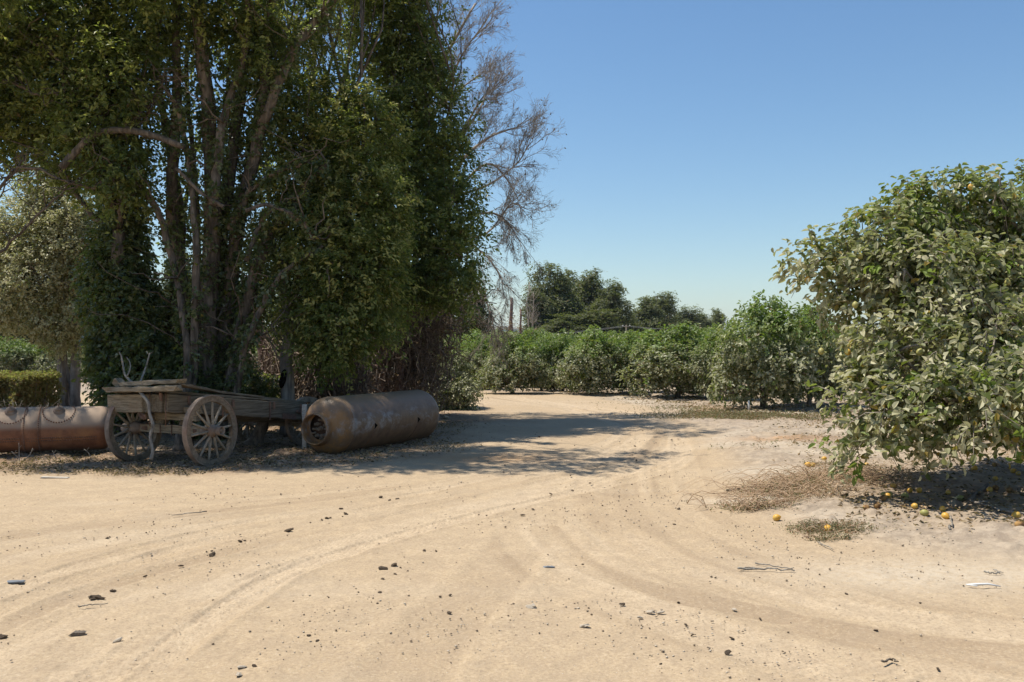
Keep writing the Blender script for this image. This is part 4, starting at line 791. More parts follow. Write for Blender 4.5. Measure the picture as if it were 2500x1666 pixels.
# body beams (traced corner to corner, real thickness)
FL = Wp(270, 985, 13.72); FR = Wp(405, 985, 13.28); RRr = Wp(758, 1006, 16.05); RL = RRr + (FL - FR)
up = np.array([0, 0, 1.0])
bar('front_cross_beam', 'wood_x', [(FL + (FR - FL) * -.02, FL + (FR - FL) * .64, .10, .265)], .01)
bar('side_beam', 'wood', [(FR, RRr, .11, .27, dict(seg=16))], .01)
bar('side_beam', 'wood', [(FL + [0, .06, 0], RL, .11, .27, dict(seg=16))], .01)
bar('corner_block', 'wood', [(FL + (FR - FL) * .645, FL + (FR - FL) * .97, .085, .262)], .01)
bar('rear_cross_beam', 'wood_x', [(RL, RRr, .10, .2)], .01)
mid = (FL + FR) / 2; midr = (RL + RRr) / 2
bar('reach_pole', 'wood', [(mid + [0, .1, -.2], midr + [0, 0, -.15], .09, .09, dict(seg=12))])
# deck
e = nz(FL - FR)
dk = []; 
def sag(t): return .165 + .02 * math.sin(t * 9)
nb = 7
for k in range(nb):
    q_ = (k + .5) / nb; a = FR + (FL - FR) * q_; b = RRr + (RL - RRr) * q_; a = a + up * (.17 + .05 * (1 - q_) * 0); b = b + up * .165
    dk.append((a + nz(b - a) * .02, b - nz(b - a) * R.uniform(-.1, .25), .145, .035, dict(seg=12, jit=.006, ends=.05)))
bar('deck', 'wood', dk, .004)
t0 = Wp(266, 952, 13.60); t1 = Wp(436, 948, 13.08)
bar('front_top_board', 'wood_x', [(t0, t1, .20, .07, dict(jit=.010, ends=.05)), (t0 + [.22, .08, .085], t1 + [-.05, .1, .095], .20, .06, dict(jit=.010, ends=.04))], .006)
l0 = Wp(430, 936, 13.15); l1 = Wp(540, 958, 14.3); l2 = Wp(640, 970, 15.2); l3 = Wp(745, 983, 16)
bar('loose_deck_board', 'wood', [(l0 - e * -.06, l1 - e * -.06, .20, .035, dict(side=e)), (l1 + e * .06, l2 + e * .06, .20, .035, dict(side=e)), (l2 + e * .06 - up * .01, l3 + e * .06, .2, .035, dict(side=e))], .004)
w0 = Wp(292, 940, 13.7); mb = MB(); mb.box(w0 + up * .02, (.16, .13, .10), Matrix.Rotation(.6, 3, 'Y')); mb.build('wood_wedge', M['wood_x'], wg, False, .008)
# iron straps and brackets
sdv_ = nz(RRr - FR); outn = nz(np.cross(sdv_, up)); 
def strap(p0, p1, w_, h_, sd__):
    mb = MB(); mb.plank(p0, p1, w_, h_, side=sd__, seg=4, jit=.002); mb.build('iron_strap', M['rust'], wg, False)
for t in (.33, .66):
    c_ = FR + (RRr - FR) * t + outn * .062; strap(c_ + up * .15, c_ - up * .15, .03, .008, sdv_)
for t in (.12, .40, .69, .9):
    c_ = FR + (RRr - FR) * t + outn * .064 + up * .07; strap(c_ + up * .05, c_ - up * .06, .05, .012, sdv_)
c_ = FR + (RRr - FR) * .82 + outn * .064 - up * .10; strap(c_ - sdv_ * .22, c_ + sdv_ * .12, .09, .012, up)
c_ = FR + (RRr - FR) * .9 + outn * .09; strap(c_ - sdv_ * .14, c_ + sdv_ * .2, .05, .03, up)
mb = MB(); fn = nz(np.cross(FR - FL, up)); fn = fn if fn[1] < 0 else -fn
for t in (.78, 1.06):
    c_ = FL + (FR - FL) * t + fn * .07; mb.tube([c_ + up * .15, c_ - up * .33], .008, 5)
for t in (.40, .55): 
    c_ = a3 + ax3 * t + fn * .08; mb.tube([c_ + up * .08, c_ - up * .08], .007, 5)
mb.build('iron_rod', M['rust'], wg)
mb = MB(); c_ = FL + (FR - FL) * .62 + fn * .03 - up * .17
for k in range(5): mb.tube([c_ + np.array([math.cos(a) * .035 + k * .02 - .05, 0, math.sin(a) * .035 - k * .008]) for a in np.linspace(0, 6.28, 12)], .009, 5)
mb.build('iron_shackle', M['rust'], wg)
mb = MB(); c_ = FL + (FR - FL) * .97 + fn * .06 + up * .1; mb.plank(c_ + up * .05, c_ - up * .06, .05, .03, side=FR - FL, seg=2); mb.build('iron_bracket', M['rust'], wg, False)
# post and prop under the bed, pale board behind the tank
bp = G(740, 1100); mb = MB(); mb.plank(bp + [0, .1, -.02], P(744, 990, bp[1] + .1), .085, .03, side=(1, -.3, 0), seg=6); tag(mb.build('pale_post', M['wood_pale'], smooth=False, bevel=.003), 'narrow pale board standing upright between wagon and tank', 'board')
# stump under wagon
mb = MB(); sbp = G(618, 1088); mb.tube(wpath(sbp - [0, 0, .05], sbp + [.16, .15, .52], 7, .05), [.2, .15, .125, .115, .11, .1, .09], 10, wob=.25); tag(mb.build('leaning_stump', M['bark_brown']), 'leaning dark stump in the shade under the wagon bed', 'stump')
mb = MB(); sbp = G(425, 1108); mb.tube(wpath(sbp + [0, .4, -.05], sbp + [.0, .5, .40], 6, .05), [.22, .17, .15, .14, .13, .12], 10, wob=.25); tag(mb.build('low_stump', M['bark_brown']), 'low dark stump under the front axle of the wagon', 'stump')

# forked dead branch leaning on the wagon
mb = MB()
def pxpath(pts): return np.array([P(x, y, Y) for x, y, Y in pts])
mb.tube(spline(pxpath([(368, 1123, 13.05), (373, 1100, 13.06), (367, 1065, 13.1), (374, 1040, 13.12), (365, 1010, 13.17), (363, 985, 13.2), (346, 962, 13.28), (338, 950, 13.55), (330, 940, 13.9)]), 30), np.linspace(.024, .026, 30), 7, wob=.2)
mb.tube(spline(pxpath([(330, 942, 13.9), (318, 930, 14.0), (305, 915, 14.05), (300, 890, 14.1), (296, 870, 14.1), (291, 860, 14.1)]), 18), np.linspace(.022, .009, 18), 6, wob=.2)
mb.tube(spline(pxpath([(310, 920, 14.0), (318, 900, 14.0), (317, 885, 14.05), (309, 872, 14.1)]), 12), np.linspace(.013, .006, 12), 5)
mb.tube(spline(pxpath([(336, 948, 13.6), (342, 934, 13.9), (355, 900, 14.1), (361, 880, 14.1), (366, 862, 14.1)]), 16), np.linspace(.018, .009, 16), 6)
mb.tube(pxpath([(364, 868, 14.1), (358, 858, 14.1)]), .006, 4); mb.tube(pxpath([(366, 864, 14.1), (374, 859, 14.1)]), .005, 4)
tag(mb.build('dead_branch', M['deadstick']), 'forked bleached branch leaning against the front of the wagon', 'branch')

# ------------------------------------------------------------------ tank
tr_ = .47; th_ = nz(np.array([.415, .91])); tang_ = math.atan2(-th_[0], th_[1])
tn = np.array([*P(806, 0, 14.72)[:2]]); tk = empty('steel_tank', (tn[0], tn[1], gz(*tn)), tang_, label='big rusty steel pressure tank lying on its side beside the wagon', cat='tank')
TL_ = 2.74; mb = MB(); pf = []
for k in range(15):
    a = k / 14 * math.pi / 2; pf.append((max(.0, tr_ * math.sin(a) ** .8), -.27 * math.cos(a) ** .95 if k < 14 else 0))
pf = [(.205, -.25)] + [p for p in pf if p[0] > .22]
pf += [(tr_ + .004, .0), (tr_ + .004, .012), (tr_, .016)] + [(tr_, y) for y in np.linspace(.1, TL_ - .05, 16)] + [(tr_ + .003, TL_), (tr_, TL_ + .01)]
for k in range(1, 13):
    a = math.pi / 2 - k / 12 * math.pi / 2; pf.append((tr_ * math.sin(a) ** .8 if k < 12 else 0.001, TL_ + .24 * math.cos(a)))
mb.lathe(pf, 96, 'Y'); o = mb.build('shell', M['tank'], tk); o.location = (0, 0, tr_ - .02)
mb = MB(); mb.lathe([(.193, -.12), (.193, -.30), (.193, -.365), (.200, -.372), (.210, -.365), (.212, -.30), (.225, -.24), (.24, -.2)], 64, 'Y'); nk = mb.build('neck_ring', M['tank'], tk); nk.location = (-.05, 0, tr_ - .05); nk.scale = (1.2, 1, 1.2)
mb = MB(); mb.lathe([(.0005, -.16), (.21, -.16), (.21, -.13), (.0005, -.13)], 48, 'Y'); pl_ = mb.build('tube_plate', M['dark_rust'], tk); pl_.location = nk.location; pl_.scale = (1.2, 1, 1.2)
for k, (x, z, r_) in enumerate([(.0, .0, .027), (.075, .05, .022), (-.06, .055, .022), (-.075, -.01, .016), (.06, -.09, .024), (-.055, -.095, .024), (.105, .0, .018), (.02, .11, .018), (-.1, -.06, .016), (.02, -.13, .016), (.1, -.05, .014), (-.02, .06, .013)]):
    mb = MB(); L_ = R.uniform(.05, .12); mb.lathe([(r_ * 1.35, 0), (r_ * 1.35, -.02), (r_, -.022), (r_, -L_), (r_ * .55, -L_), (r_ * .5, -L_ + .02), (.0005, -L_ + .02)], 12, 'Y'); n_o = mb.build('nozzle', M['nozzle'], tk); n_o.location = (nk.location[0] + x * 1.25, -.16, nk.location[2] + z * 1.25); n_o.rotation_euler = (R.uniform(-.1, .1), 0, R.uniform(-.15, .15))
mb = MB(); mb.lathe([(.022, 0), (.03, 0), (.032, -.035), (.018, -.035), (.018, -.02), (.001, -.02)], 16, 'Y'); o = mb.build('pipe_socket', M['rust'], tk); o.location = (-.31, -.165, tr_ + .12); o.rotation_euler = (0, 0, -.5)
for yy in (.62, 2.02):         # triangular lifting slots, inner shade given as near-black colour, with the weld line below, on the right side
    a0 = math.radians(-4); mb = MB()
    def onr_(a, y, e_=.003): return (math.cos(a) * (tr_ + e_), y, math.sin(a) * (tr_ + e_) + tr_ - .02)
    a0 = math.radians(-3); v_ = [onr_(a0 + .10, yy - .035), onr_(a0 - .0, yy + .055), onr_(a0 - .13, yy - .03)]
    v2 = [(x * .93, y, (z - tr_) * .93 + tr_) for x, y, z in v_]; mb.add(np.array(v_ + v2), [[0, 1, 2], [3, 5, 4]]); mb.add(np.array(v_ + v2), [[0, 3, 4, 1], [1, 4, 5, 2], [2, 5, 3, 0]]); mb.build('lifting_slot', M['dark'], tk, False)
    mb = MB(); mb.tube([onr_(a0 - .13 - t * 1.1, yy - .03 - t * .12, .001) for t in np.linspace(0, 1, 10)], .007, 5); mb.build('weld_line', M['rust'], tk)

# ------------------------------------------------------------------ boiler
br = .355; e0 = P(-420, 1072, 13.75); e1 = P(262, 1062, 14.95); e0[2] = br + .0; e1[2] = br
bd = nz((e1 - e0)[:2]); ba = math.atan2(-bd[0], bd[1]); BLn = float(np.linalg.norm((e1 - e0)[:2]))
bo = empty('riveted_boiler', (e0[0], e0[1], gz(e0[0], e0[1])), ba, label='long riveted boiler drum of dusty red iron, lying left of the wagon', cat='boiler')
mb = MB(); pf = [(.001, -.05), (br * .7, -.04), (br * .95, -.01), (br, .03)] + [(br, y) for y in np.linspace(.1, BLn - .08, 24)] + [(br * .96, BLn - .01), (br * .7, BLn + .03), (.001, BLn + .05)]
mb.lathe(pf, 96, 'Y')
ys = lambda px: float(np.interp(px, [-420, 262], [0, BLn]))
band0, band1 = ys(62), ys(98)
mb.lathe([(br, band0 - .07), (br + .007, band0 - .07), (br + .007, band1 + .0), (br, band1 + .0)], 96, 'Y')
sh = mb.build('drum', M['boiler'], bo); sh.location = (0, 0, br)
mb = MB()
def rivet(a, y, r_=.010, e_=.0): mb.blob((math.cos(a) * (br + e_), y, math.sin(a) * (br + e_) + br), r_, 6, 0)
for y in (band0 - .035, band1 - .03):
    for k in range(74): rivet(k / 74 * 2 * math.pi, y, .0125, .007)
for k in range(110):
    y = .1 + k * (BLn - .2) / 110
    rivet(math.radians(-19), y, .014); rivet(math.radians(-26), y + .01, .014)
for (px, an) in ((20, 57), (141, 57)):
    yc = ys(px) + .0; ac = math.radians(an)
    for k in range(38):
        t = k / 38 * 2 * math.pi; rivet(ac + math.sin(t) * .225 / br, yc + math.cos(t) * .235, .0145, .006)
mb.build('rivets', M['rust'], bo)
for (px, an) in ((20, 57), (141, 57)):
    yc = ys(px); ac = math.radians(an); nrm = np.array([math.cos(ac), 0, math.sin(ac)]); c_ = np.array([nrm[0] * br, yc, nrm[2] * br + br])
    # patch plate following the curve
    mb = MB(); nu, nv = 20, 28; vv = []
    for u in range(nu + 1):
        for v in range(nv):
            rr_u = .27 * u / nu; t = v / nv * 2 * math.pi; a = ac + math.sin(t) * rr_u / br; e_ = .006 if u < nu else 0; vv.append((math.cos(a) * (br + e_), yc + math.cos(t) * rr_u, math.sin(a) * (br + e_) + br))
    mb.add(vv, [[u * nv + v, u * nv + (v + 1) % nv, (u + 1) * nv + (v + 1) % nv, (u + 1) * nv + v] for u in range(nu) for v in range(nv)]); mb.build('patch_plate', M['boiler'], bo)
    mb = MB(); mb.lathe([(.085, -.01), (.088, .015), (.055, .03), (.05, .05), (.062, .055), (.062, .068), (.03, .075), (.028, .095), (.001, .098)], 24, 'Z')
    hk = [(0, 0, .09), (0, 0, .13), (.012, 0, .165), (.035, 0, .175), (.05, 0, .155)]; mb.tube(hk, .008, 6)
    o = mb.build('handhole_plug', M['tyre'], bo); o.location = tuple(c_); o.rotation_euler = (0, math.pi / 2 - ac, 0)

# ------------------------------------------------------------------ small things on the ground
def stick(pxs, r, label, mat='deadstick', cat='stick', name='stick', group=None, lift=.012, fork=0):
    mb = MB(); p = np.array([G(x, y, lift + r) for x, y in pxs]); sp = spline(p, 14) + rng.normal(size=(14, 3)) * r * .5; mb.tube(sp, np.linspace(r, r * .5, 14), 5, wob=.2)
    for k in range(fork):
        a = sp[R.randint(3, 11)]; mb.tube([a, a + np.array([R.uniform(-.2, .2), R.uniform(-.1, .1), .02])], [r * .5, r * .3], 4)
    return tag(mb.build(name, M[mat]), label, cat, group)
stick([(1800, 1395), (1870, 1396), (1942, 1399)], .009, 'long thin stick lying on the open dirt right of centre', fork=1)
stick([(1845, 1380), (1890, 1388), (1935, 1396)], .006, 'thinner stick crossing just above the long one on the open dirt')
stick([(1805, 1393), (1830, 1391), (1845, 1392)], .005, 'short straw touching the left end of the long stick')
stick([(1775, 1201), (1820, 1196), (1868, 1192)], .013, 'dark twig lying at the edge of the weeds left of the lemon tree', 'bark_brown', fork=1)
stick([(1995, 1328), (2015, 1338), (2035, 1347)], .006, 'small straw lying below the little weed patch')
stick([(2405, 1404), (2425, 1406), (2445, 1407)], .008, 'pale splinter lying above the white plastic scrap')
stick([(2425, 1396), (2440, 1402), (2450, 1406)], .005, 'thin straw above the pale splinter at right')
stick([(2416, 1186), (2390, 1200), (2366, 1227), (2385, 1240), (2414, 1247), (2470, 1252), (2540, 1256)], .02, 'bent fallen branch in the shade under the lemon tree', 'bark_grey', 'branch', 'fallen_branch', fork=2)
stick([(2405, 1130), (2435, 1140), (2461, 1149), (2500, 1156), (2560, 1160)], .018, 'straight fallen branch behind the bent one under the lemon tree', 'deadstick', 'branch', 'fallen_branch', fork=2)
stick([(2330, 1146), (2380, 1145), (2430, 1146)], .008, 'thin straight stick on the ground behind the drooping lemon boughs')
stick([(2320, 1292), (2318, 1283), (2325, 1278), (2322, 1268)], .012, 'crooked pale root stub on the edge of the lemon tree mound')
stick([(190, 1487), (215, 1483), (262, 1480)], .005, 'fine straw lying below the clod at the lower left')
stick([(505, 1253), (470, 1256), (420, 1262)], .006, 'thin twig lying on the dirt in front of the wagon')
stick([(2155, 1625), (2175, 1618), (2192, 1624)], .007, 'curled brown leaf stalk near the bottom right of the dirt', 'bark_brown')
for k, (pts, lab) in enumerate([([(45, 1125), (38, 1112), (28, 1103)], 'left twig of the sprouting dry stalks before the boiler'), ([(47, 1127), (47, 1105), (46, 1082)], 'upright dry stalk before the boiler, middle of three'), ([(56, 1127), (72, 1112), (80, 1095)], 'right leaning dry stalk before the boiler'), ([(140, 1125), (133, 1112), (128, 1101)], 'short dry stalk in front of the boiler seam'), ([(222, 1118), (215, 1105), (205, 1097)], 'dry stalk beside the left wagon wheel')]):
    mb = MB(); a = G(*pts[0]); sp = spline(np.array([P(x, y, a[1] - .0) for x, y in pts]), 8); mb.tube(sp, np.linspace(.009, .005, 8), 5, wob=.3); mb.tube([sp[5], sp[5] + [.04, 0, .05]], [.005, .003], 4)
    tag(mb.build('dry_stalk', M['deadstick']), lab, 'stalk', 'dry stalks before the boiler')
def slab(px, py, w_, d_, h_, rz, mat, name, label, cat):
    c = G(px, py); mb = MB(); mb.plank((-w_ / 2, 0, 0), (w_ / 2, 0, 0), d_, h_, seg=6, jit=.002); o = mb.build(name, M[mat], None, False, .003); o.location = (c[0], c[1], c[2] + h_ / 2 + .001); o.rotation_euler = (0, .02, rz); return tag(o, label, cat)
slab(133, 1168, .36, .07, .018, -.05, 'wood_pale', 'board_scrap', 'flat pale board scrap on the dirt in front of the boiler', 'board')
slab(456, 1139, .20, .07, .014, -.25, 'wood_pale', 'wood_sliver', 'pale wood sliver at the foot of the right front wheel', 'board')
slab(41, 1422, .10, .05, .012, .3, 'scrap', 'plastic_scrap', 'blue-grey scrap lying on the dirt at lower left', 'scrap')
slab(1338, 1386, .075, .03, .01, .2, 'scrap', 'plastic_scrap', 'small dark blue-grey scrap lying near the centre of the dirt', 'scrap')
slab(191, 1550, .065, .04, .018, .1, 'bark_brown', 'bark_chunk', 'squarish bark chunk on the dirt at lower left', 'bark chunk')
mb = MB(); c = G(2398, 1437, .02); mb.tube(np.array([c + [-.09, .03, 0], c + [-.03, .0, .01], c + [.04, .0, .012], c + [.12, -.02, 0]]), [.006, .010, .008, .004], 5, wob=.5); mb.tube([c + [-.10, .03, 0], c + [-.05, -.03, .004]], [.006, .004], 4)
tag(mb.build('plastic_scrap', M['white']), 'torn white plastic strip on the dirt near the right edge', 'scrap')
# white stub pipe
c = G(1828, 1004); mb = MB(); mb.lathe([(.001, -.05), (.026, -.05), (.026, .27), (.021, .27), (.021, .24), (.001, .24)], 16, 'Z'); o = mb.build('stub_pipe', M['white']); o.location = c; tag(o, 'white plastic pipe stub standing in front of the tallest orchard tree', 'pipe')
# fallen lemons
LEM = [(1896, 1270, 'yellow lemon lying alone on the road edge, farthest left of the near ones', 0), (2021, 1295, 'pale yellow lemon sitting in the small weed patch', 0), (2115, 1244, 'half rotten lemon on the mound at the edge of the shade', 2), (2141, 1239, 'brown rotten lemon just right of the half rotten one', 2), (2157, 1232, 'brown rotten lemon behind the other brown one at the shade edge', 2),
       (2181, 1181, 'bright yellow lemon on top of the dry weeds', 0), (2222, 1189, 'pale lemon half buried right of the dry weeds', 0), (2244, 1204, 'lemon in the front left part of the tree shade', 0), (2167, 1222, 'orange-yellow lemon at the weed edge above the rotten ones', 0), (2157, 1211, 'dull lemon among the right end of the weeds', 1), (2172, 1210, 'dull lemon beside another at the right end of the weeds', 1),
       (2233, 1248, 'lemon on the shade edge, straight right of the rotten ones', 0), (2257, 1258, 'greenish lemon right of the shade-edge lemon', 1), (2301, 1254, 'upper of two lemons close together in the shade', 0), (2308, 1267, 'lower of two lemons close together in the shade', 0), (2315, 1200, 'lemon deep in the shade under the tree', 0),
       (2416, 1198, 'left of two lemons beside the bent fallen branch', 0), (2431, 1198, 'right of two lemons beside the bent fallen branch', 2), (2481, 1260, 'large yellow lemon in the shade at the right edge', 0), (2489, 1299, 'brownish lemon at the right edge, nearest of all', 2), (2428, 1143, 'brownish lemon on the straight fallen branch', 2), (2474, 1155, 'yellow lemon in the sun beside the straight fallen branch', 0), (2486, 1160, 'second yellow lemon by the straight fallen branch, nearer the edge', 0),
       (2430, 1167, 'lemon in the sun between the two fallen branches', 0), (1973, 1142, 'left lemon of a pair on open ground left of the boughs', 0), (1985, 1143, 'right lemon of a pair on open ground left of the boughs', 0), (2116, 1147, 'lemon lying right under the hanging bough tip', 0), (2012, 1125, 'small far lemon left of the hanging bough tip', 0), (2465, 1203, 'dark rotten lemon in the shade right of the branch pair', 2), (2380, 1150, 'small lemon in the dappled ground behind the mound', 0), (2345, 1218, 'dull lemon in the deep shade left of the bent branch', 1), (2210, 1213, 'dull lemon just inside the shade by the weeds', 1)]
fp = [fruit('fallen_lemon', m, .033) for m in ('lemon', 'lemon_green', 'lemon_brown')]
used = [False] * 3
for (px, py, lab, k) in LEM:
    o = fp[k] if not used[k] else fp[k].copy()
    if used[k]: COL.objects.link(o)
    used[k] = True; c = G(px, py, .028); o.location = c; o.rotation_euler = (R.uniform(1.2, 1.9), R.uniform(-.4, .4), R.uniform(0, 6.2)); sc_ = 1.25 if px == 2481 else R.uniform(.85, 1.08); o.scale = (sc_,) * 3; tag(o, lab, 'lemon', 'fallen lemons')
# clods and stones
def rock(name, mat, seed):
    st = rng.bit_generator.state; mb = MB(); mb.blob((0, 0, 0), 1, 9, .75, (1, .8, .5)); o = mb.build(name, M[mat], smooth=False); return o
CP = [rock('dirt_clod', 'clod', k) for k in range(3)]; SP_ = [rock('stone', 'stone', k) for k in range(2)]
CL = [(935, 1390, .034, 'larger left clod of the dark pair in the middle foreground'), (962, 1384, .040, 'largest dark clod, right one of the pair in the middle foreground'), (235, 1463, .04, 'lumpy dark clod at the lower left, above the fine straw'), (4, 1560, .035, 'dark clod cut by the left edge'),
      (703, 1298, .04, 'long crumbly clod in the middle of the left clod line'), (442, 1383, .028, None), (518, 1355, .033, None), (517, 1346, .018, None), (586, 1324, .032, None), (598, 1322, .022, None), (710, 1294, .028, None), (786, 1271, .022, None), (798, 1267, .03, None), (806, 1266, .022, None), (844, 1256, .032, None), (833, 1244, .03, None), (930, 1215, .035, None), (951, 1223, .028, None), (970, 1220, .03, None), (354, 1409, .02, None), (276, 1444, .022, None), (758, 1277, .016, None), (836, 1262, .015, None),
      (978, 1387, .015, 0), (934, 1415, .018, 0), (1036, 1346, .026, 0), (1065, 1347, .018, 0), (927, 1448, .022, 0), (1075, 1458, .016, 0), (1099, 1454, .016, 0), (1097, 1498, .02, 0), (622, 1629, .02, 0), (775, 1566, .018, 0), (754, 1553, .02, 0), (519, 1575, .014, 0), (965, 1403, .018, 0), (262, 1315, .022, 0), (875, 1447, .014, 0), (995, 1394, .012, 0),
      (1519, 1477, .024, 1), (1656, 1473, .018, 1), (1856, 1513, .018, 1), (1675, 1528, .018, 1), (1786, 1560, .019, 1), (1690, 1552, .014, 1), (2138, 1541, .02, 1), (1911, 1592, .013, 1), (1613, 1623, .013, 1), (2291, 1636, .016, 1), (2247, 1473, .014, 1), (2067, 1452, .018, 1), (1777, 1596, .026, 1), (1737, 1409, .015, 1), (1747, 1411, .013, 1),
      (1657, 1243, .024, 2), (1646, 1282, .022, 2), (1345, 1207, .028, 2), (1398, 1199, .024, 2), (1440, 1181, .026, 2), (1393, 1162, .024, 2), (1554, 1125, .032, 2), (1576, 1118, .024, 2), (1276, 1259, .028, 2), (1301, 1245, .024, 2), (1255, 1244, .024, 2), (1214, 1260, .018, 2), (1316, 1068, .04, 2), (1640, 1075, .035, 2), (1550, 1090, .03, 2)]
SHL = {0: 'small dark clod scattered round the dark pair in the middle foreground', 1: 'small dark clod on the bright dirt of the right foreground', 2: 'small clod on the far part of the track, below the shadow tips', None: 'small dark clod in the line of clods crossing the left half of the yard'}
uc = [False] * 3
for n_, (px, py, r_, lab) in enumerate(CL):
    k = n_ % 3; o = CP[k] if not uc[k] else CP[k].copy()
    if uc[k]: COL.objects.link(o)
    uc[k] = True; o.location = G(px, py, r_ * .25); r_ *= .9 if isinstance(lab, str) else .72; o.scale = (r_ * R.uniform(.9, 1.3), r_ * R.uniform(.8, 1.1), r_ * R.uniform(.7, 1.0)); o.rotation_euler = (R.uniform(-.4, .4), R.uniform(-.4, .4), R.uniform(0, 6.2)); tag(o, lab if isinstance(lab, str) else SHL[lab], 'dirt clod', 'dark clods on the dirt')
ST_ = [(1299, 1485, .028, 'rounded stone casting a dark edge, below the middle of the frame'), (591, 1633, .022, 'grey stone at the bottom edge left of centre'), (583, 1650, .02, 'pale stone under the grey one at the bottom edge'), (287, 1567, .024, 'pale flat stone in the lower left'), (1590, 1497, .024, 'grey stone beside a thin flat one in the right foreground'), (1614, 1498, .022, 'thin flat dark-edged stone right of the grey one'), (1425, 1533, .026, 'pale stone low in the middle of the bright dirt'), (1793, 1491, .018, 'small white pebble in the right foreground'),
      (1090, 1023, .09, 'dark rock at the far end of the tank'), (1563, 1511, .02, 'pale chip left of the grey stone in the right foreground')]
us = [False] * 2
for n_, (px, py, r_, lab) in enumerate(ST_):
    k = n_ % 2; o = SP_[k] if not us[k] else SP_[k].copy()
    if us[k]: COL.objects.link(o)
    us[k] = True; o.location = G(px, py, r_ * .4); o.scale = (r_ * 1.2, r_, r_ * .8); o.rotation_euler = (R.uniform(-.4, .4), R.uniform(-.4, .4), R.uniform(0, 6.2)); tag(o, lab, 'stone', 'stones on the dirt')

# gravel, litter (uncountable)
def ground_pts(n, fn, ymin=3.5, ymax=30, xs=.75):
    y = np.exp(rng.uniform(math.log(ymin), math.log(ymax), n)); x = rng.uniform(-xs, xs, n) * y; m = fn(x, y); ok = rng.random(n) < m; x, y = x[ok], y[ok]; return x, y, base_h(x, y)
x, y, z = ground_pts(16000, lambda x, y: .08 + .92 * sst(fbm(x * .9, y * .9, 3), .02, .4), 3.6, 20)
n_ = len(x); r_ = .0022 + .006 * rng.random(n_) ** 4 + .0007 * y * rng.random(n_); oct_ = np.array([[1, 0, 0], [0, 1, 0], [-1, 0, 0], [0, -1, 0], [0, 0, .7], [0, 0, -.5]], float)
jit = 1 + .5 * (rng.random((n_, 6, 3)) - .5); VV = np.stack([x, y, z + r_ * .5], 1)[:, None, :] + oct_[None] * jit * r_[:, None, None]
of = np.array([[0, 1, 4], [1, 2, 4], [2, 3, 4], [3, 0, 4], [1, 0, 5], [2, 1, 5], [3, 2, 5], [0, 3, 5]])
s = NT('gravel_grains', .95, .1); tn_ = s.attr('tone'); M['gravel'] = s.done(s.mix(s.rng(tn_, .2, .9), (0.17, 0.125, 0.085), (0.50, 0.42, 0.32)))
tag(mkmesh('gravel', VV.reshape(-1, 3), (np.arange(n_)[:, None, None] * 6 + of[None]).reshape(-1, 3), M['gravel'], None, True, dict(tone=np.repeat(rng.random(n_), 6))), 'fine gravel and grit scattered over the dirt road', 'gravel', kind='stuff')
def litter(name, label, n, fn, L, **k):
    x, y, z = ground_pts(n, fn, **k); m = len(x); s_ = .5 + rng.random(m)
    D = rng.normal(size=(m, 3)) * [1, 1, .18]; N = rng.normal(size=(m, 3)) * .5 + [0, 0, 1]
    tag(leaves_mesh(name, np.stack([x, y, z + .008 + .02 * rng.random(m)], 1), D, N, L * s_, L * .5 * s_, M['dry_leaf'], None, rng.random(m), np.clip((rng.random(m) - .75) * 3, 0, 1), fold=.35), label, 'leaf litter', kind='stuff')
litter('leaf_litter', 'brown dead leaves strewn under the wagon and the tank', 110000, lambda x, y: np.clip((1 - sst(x, -1.2, 1.2)) * sst(road_sd(x, y) + .8 * fbm(x, y, 2), -.7, .7) * (.35 + sst(fbm(x * 1.3, y * 1.3, 3), -.3, .3)), 0, 1) * .8, .04, ymin=12, ymax=21, xs=.62)
litter('leaf_litter', 'dry leaves and crumbs under the big lemon tree', 26000, lambda x, y: sst(x - .25 * y, .1, 1.4) * sst(road_sd(x, y), .4, 1.5), .05, ymin=8, ymax=24, xs=.75)
litter('leaf_litter', 'fallen leaves along the foot of the orchard rows', 30000, lambda x, y: sst(road_sd(x, y), .3, 1.5) * (x > -3), .07, ymin=22, ymax=42, xs=.5)
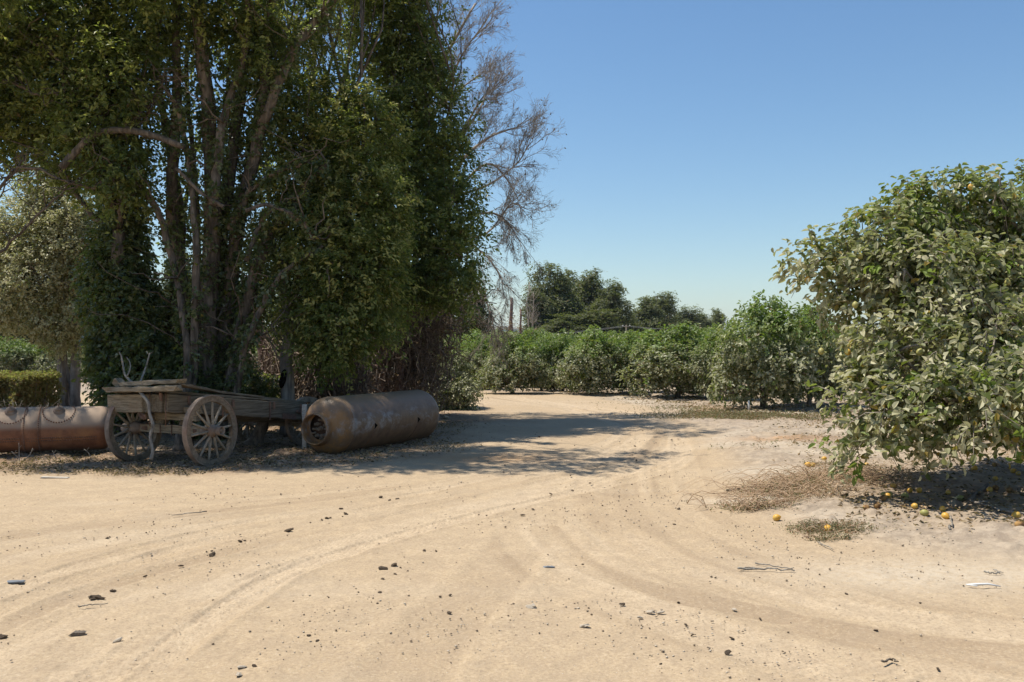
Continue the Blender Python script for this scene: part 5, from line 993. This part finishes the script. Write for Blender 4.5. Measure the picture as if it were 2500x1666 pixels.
# weeds
def weeds(name, label, patches, n, ll, mat='weed_leaf', stems=0, smat='vine', hgt=.12, arc=.5):
    pts = []
    for (px, py, sx, sy, wt) in patches:
        cx, cy = G0(px, py); m = int(n * wt); x = cx + rng.normal(size=m) * sx; y = cy + rng.normal(size=m) * sy; pts.append(np.stack([x, y, base_h(x, y)], 1))
    o = np.vstack(pts); m = len(o); k = 7; up_ = np.stack([rng.normal(size=m) * .7, rng.normal(size=m) * .7, np.ones(m)], 1); up_ = nz(up_) * (hgt * (.3 + rng.random(m)))[:, None]
    t = (np.arange(k) + .5) / k; Pp = (o[:, None] + up_[:, None] * t[None, :, None] + rng.normal(size=(m, k, 3)) * .012).reshape(-1, 3); D = rng.normal(size=(m * k, 3)) + [0, 0, .4]; N = rng.normal(size=(m * k, 3)) + [0, 0, .8]
    s_ = .5 + rng.random(m * k); root = empty(name, o.mean(0), label=label, cat='weeds'); root["kind"] = "stuff"; c = np.array(root.location)
    leaves_mesh('leaves', Pp - c, D, N, ll * s_, ll * .45 * s_, M[mat], root, np.repeat(rng.random(m), k), np.repeat((rng.random(m) > .7) * .8, k))
    if stems:
        mb = MB()
        for q_ in range(stems):
            a = o[R.randrange(m)] + [0, 0, .01]; d = np.array([R.uniform(-1, 1), R.uniform(-.5, .5), 0]) * R.uniform(.15, arc); p = wpath(a, a + d + [0, 0, R.uniform(0, .08)], 6, .12, R.uniform(.05, .3)); mb.tube(p, np.linspace(R.uniform(.003, .006), .002, 6), 3, caps=False)
        mb.v = [v - c for v in mb.v]; mb.build('stalks', M[smat], root)
s = NT('dry_weed_stalk', .9, .1); M['straw'] = s.done(s.mix(s.noise(8, 3), (0.30, 0.19, 0.115), (0.58, 0.42, 0.27)))
weeds('dry_weeds', 'heap of dry tangled weeds with pale stalks at the foot of the lemon tree', [(1930, 1215, .28, .28, .4), (2010, 1195, .35, .22, .3), (2120, 1190, .3, .2, .2), (1870, 1245, .25, .15, .1)], 1100, .022, stems=900, smat='straw', hgt=.13, arc=.8)
weeds('weed_patch', 'small flat reddish weed patch round the pale lemon near the road edge', [(1980, 1297, .10, .13, .35), (2050, 1300, .16, .10, .5), (2030, 1318, .12, .04, .15)], 650, .018, stems=60, smat='straw', hgt=.05, arc=.15)
weeds('weed_patch', 'low green-grey weeds on the mound left of the tallest orchard tree', [(1780, 1018, 1.0, .6, .5), (1850, 1022, .9, .5, .4), (1700, 1000, .9, .5, .1)], 2600, .035, stems=120, smat='straw', hgt=.13, arc=.4)
weeds('weed_patch', 'sparse tiny weeds dotted over the open ground before the orchard', [(1590, 985, 1.2, .5, .3), (1880, 1100, .6, .35, .15), (2010, 1155, .15, .12, .2), (1820, 1245, .15, .1, .2), (2170, 1190, .3, .3, .15)], 420, .022, stems=60, smat='straw', hgt=.06, arc=.3)

# ------------------------------------------------------------------ haze box round the whole scene
m = bpy.data.materials.new('thin_air_haze'); m.use_nodes = True; nt_ = m.node_tree; nt_.nodes.clear()
ou = nt_.nodes.new('ShaderNodeOutputMaterial'); pv = nt_.nodes.new('ShaderNodeVolumePrincipled'); pv.inputs['Density'].default_value = 0.00009; pv.inputs['Color'].default_value = (0.62, 0.80, 1.0, 1); pv.inputs['Anisotropy'].default_value = 0.2
nt_.links.new(pv.outputs[0], ou.inputs['Volume'])
mb = MB(); mb.box((0, 0, 83), (13000, 13000, 170)); hzo = mb.build('haze', m, None, False); tag(hzo, 'thin pale haze fading the far hills', 'haze', kind='stuff')
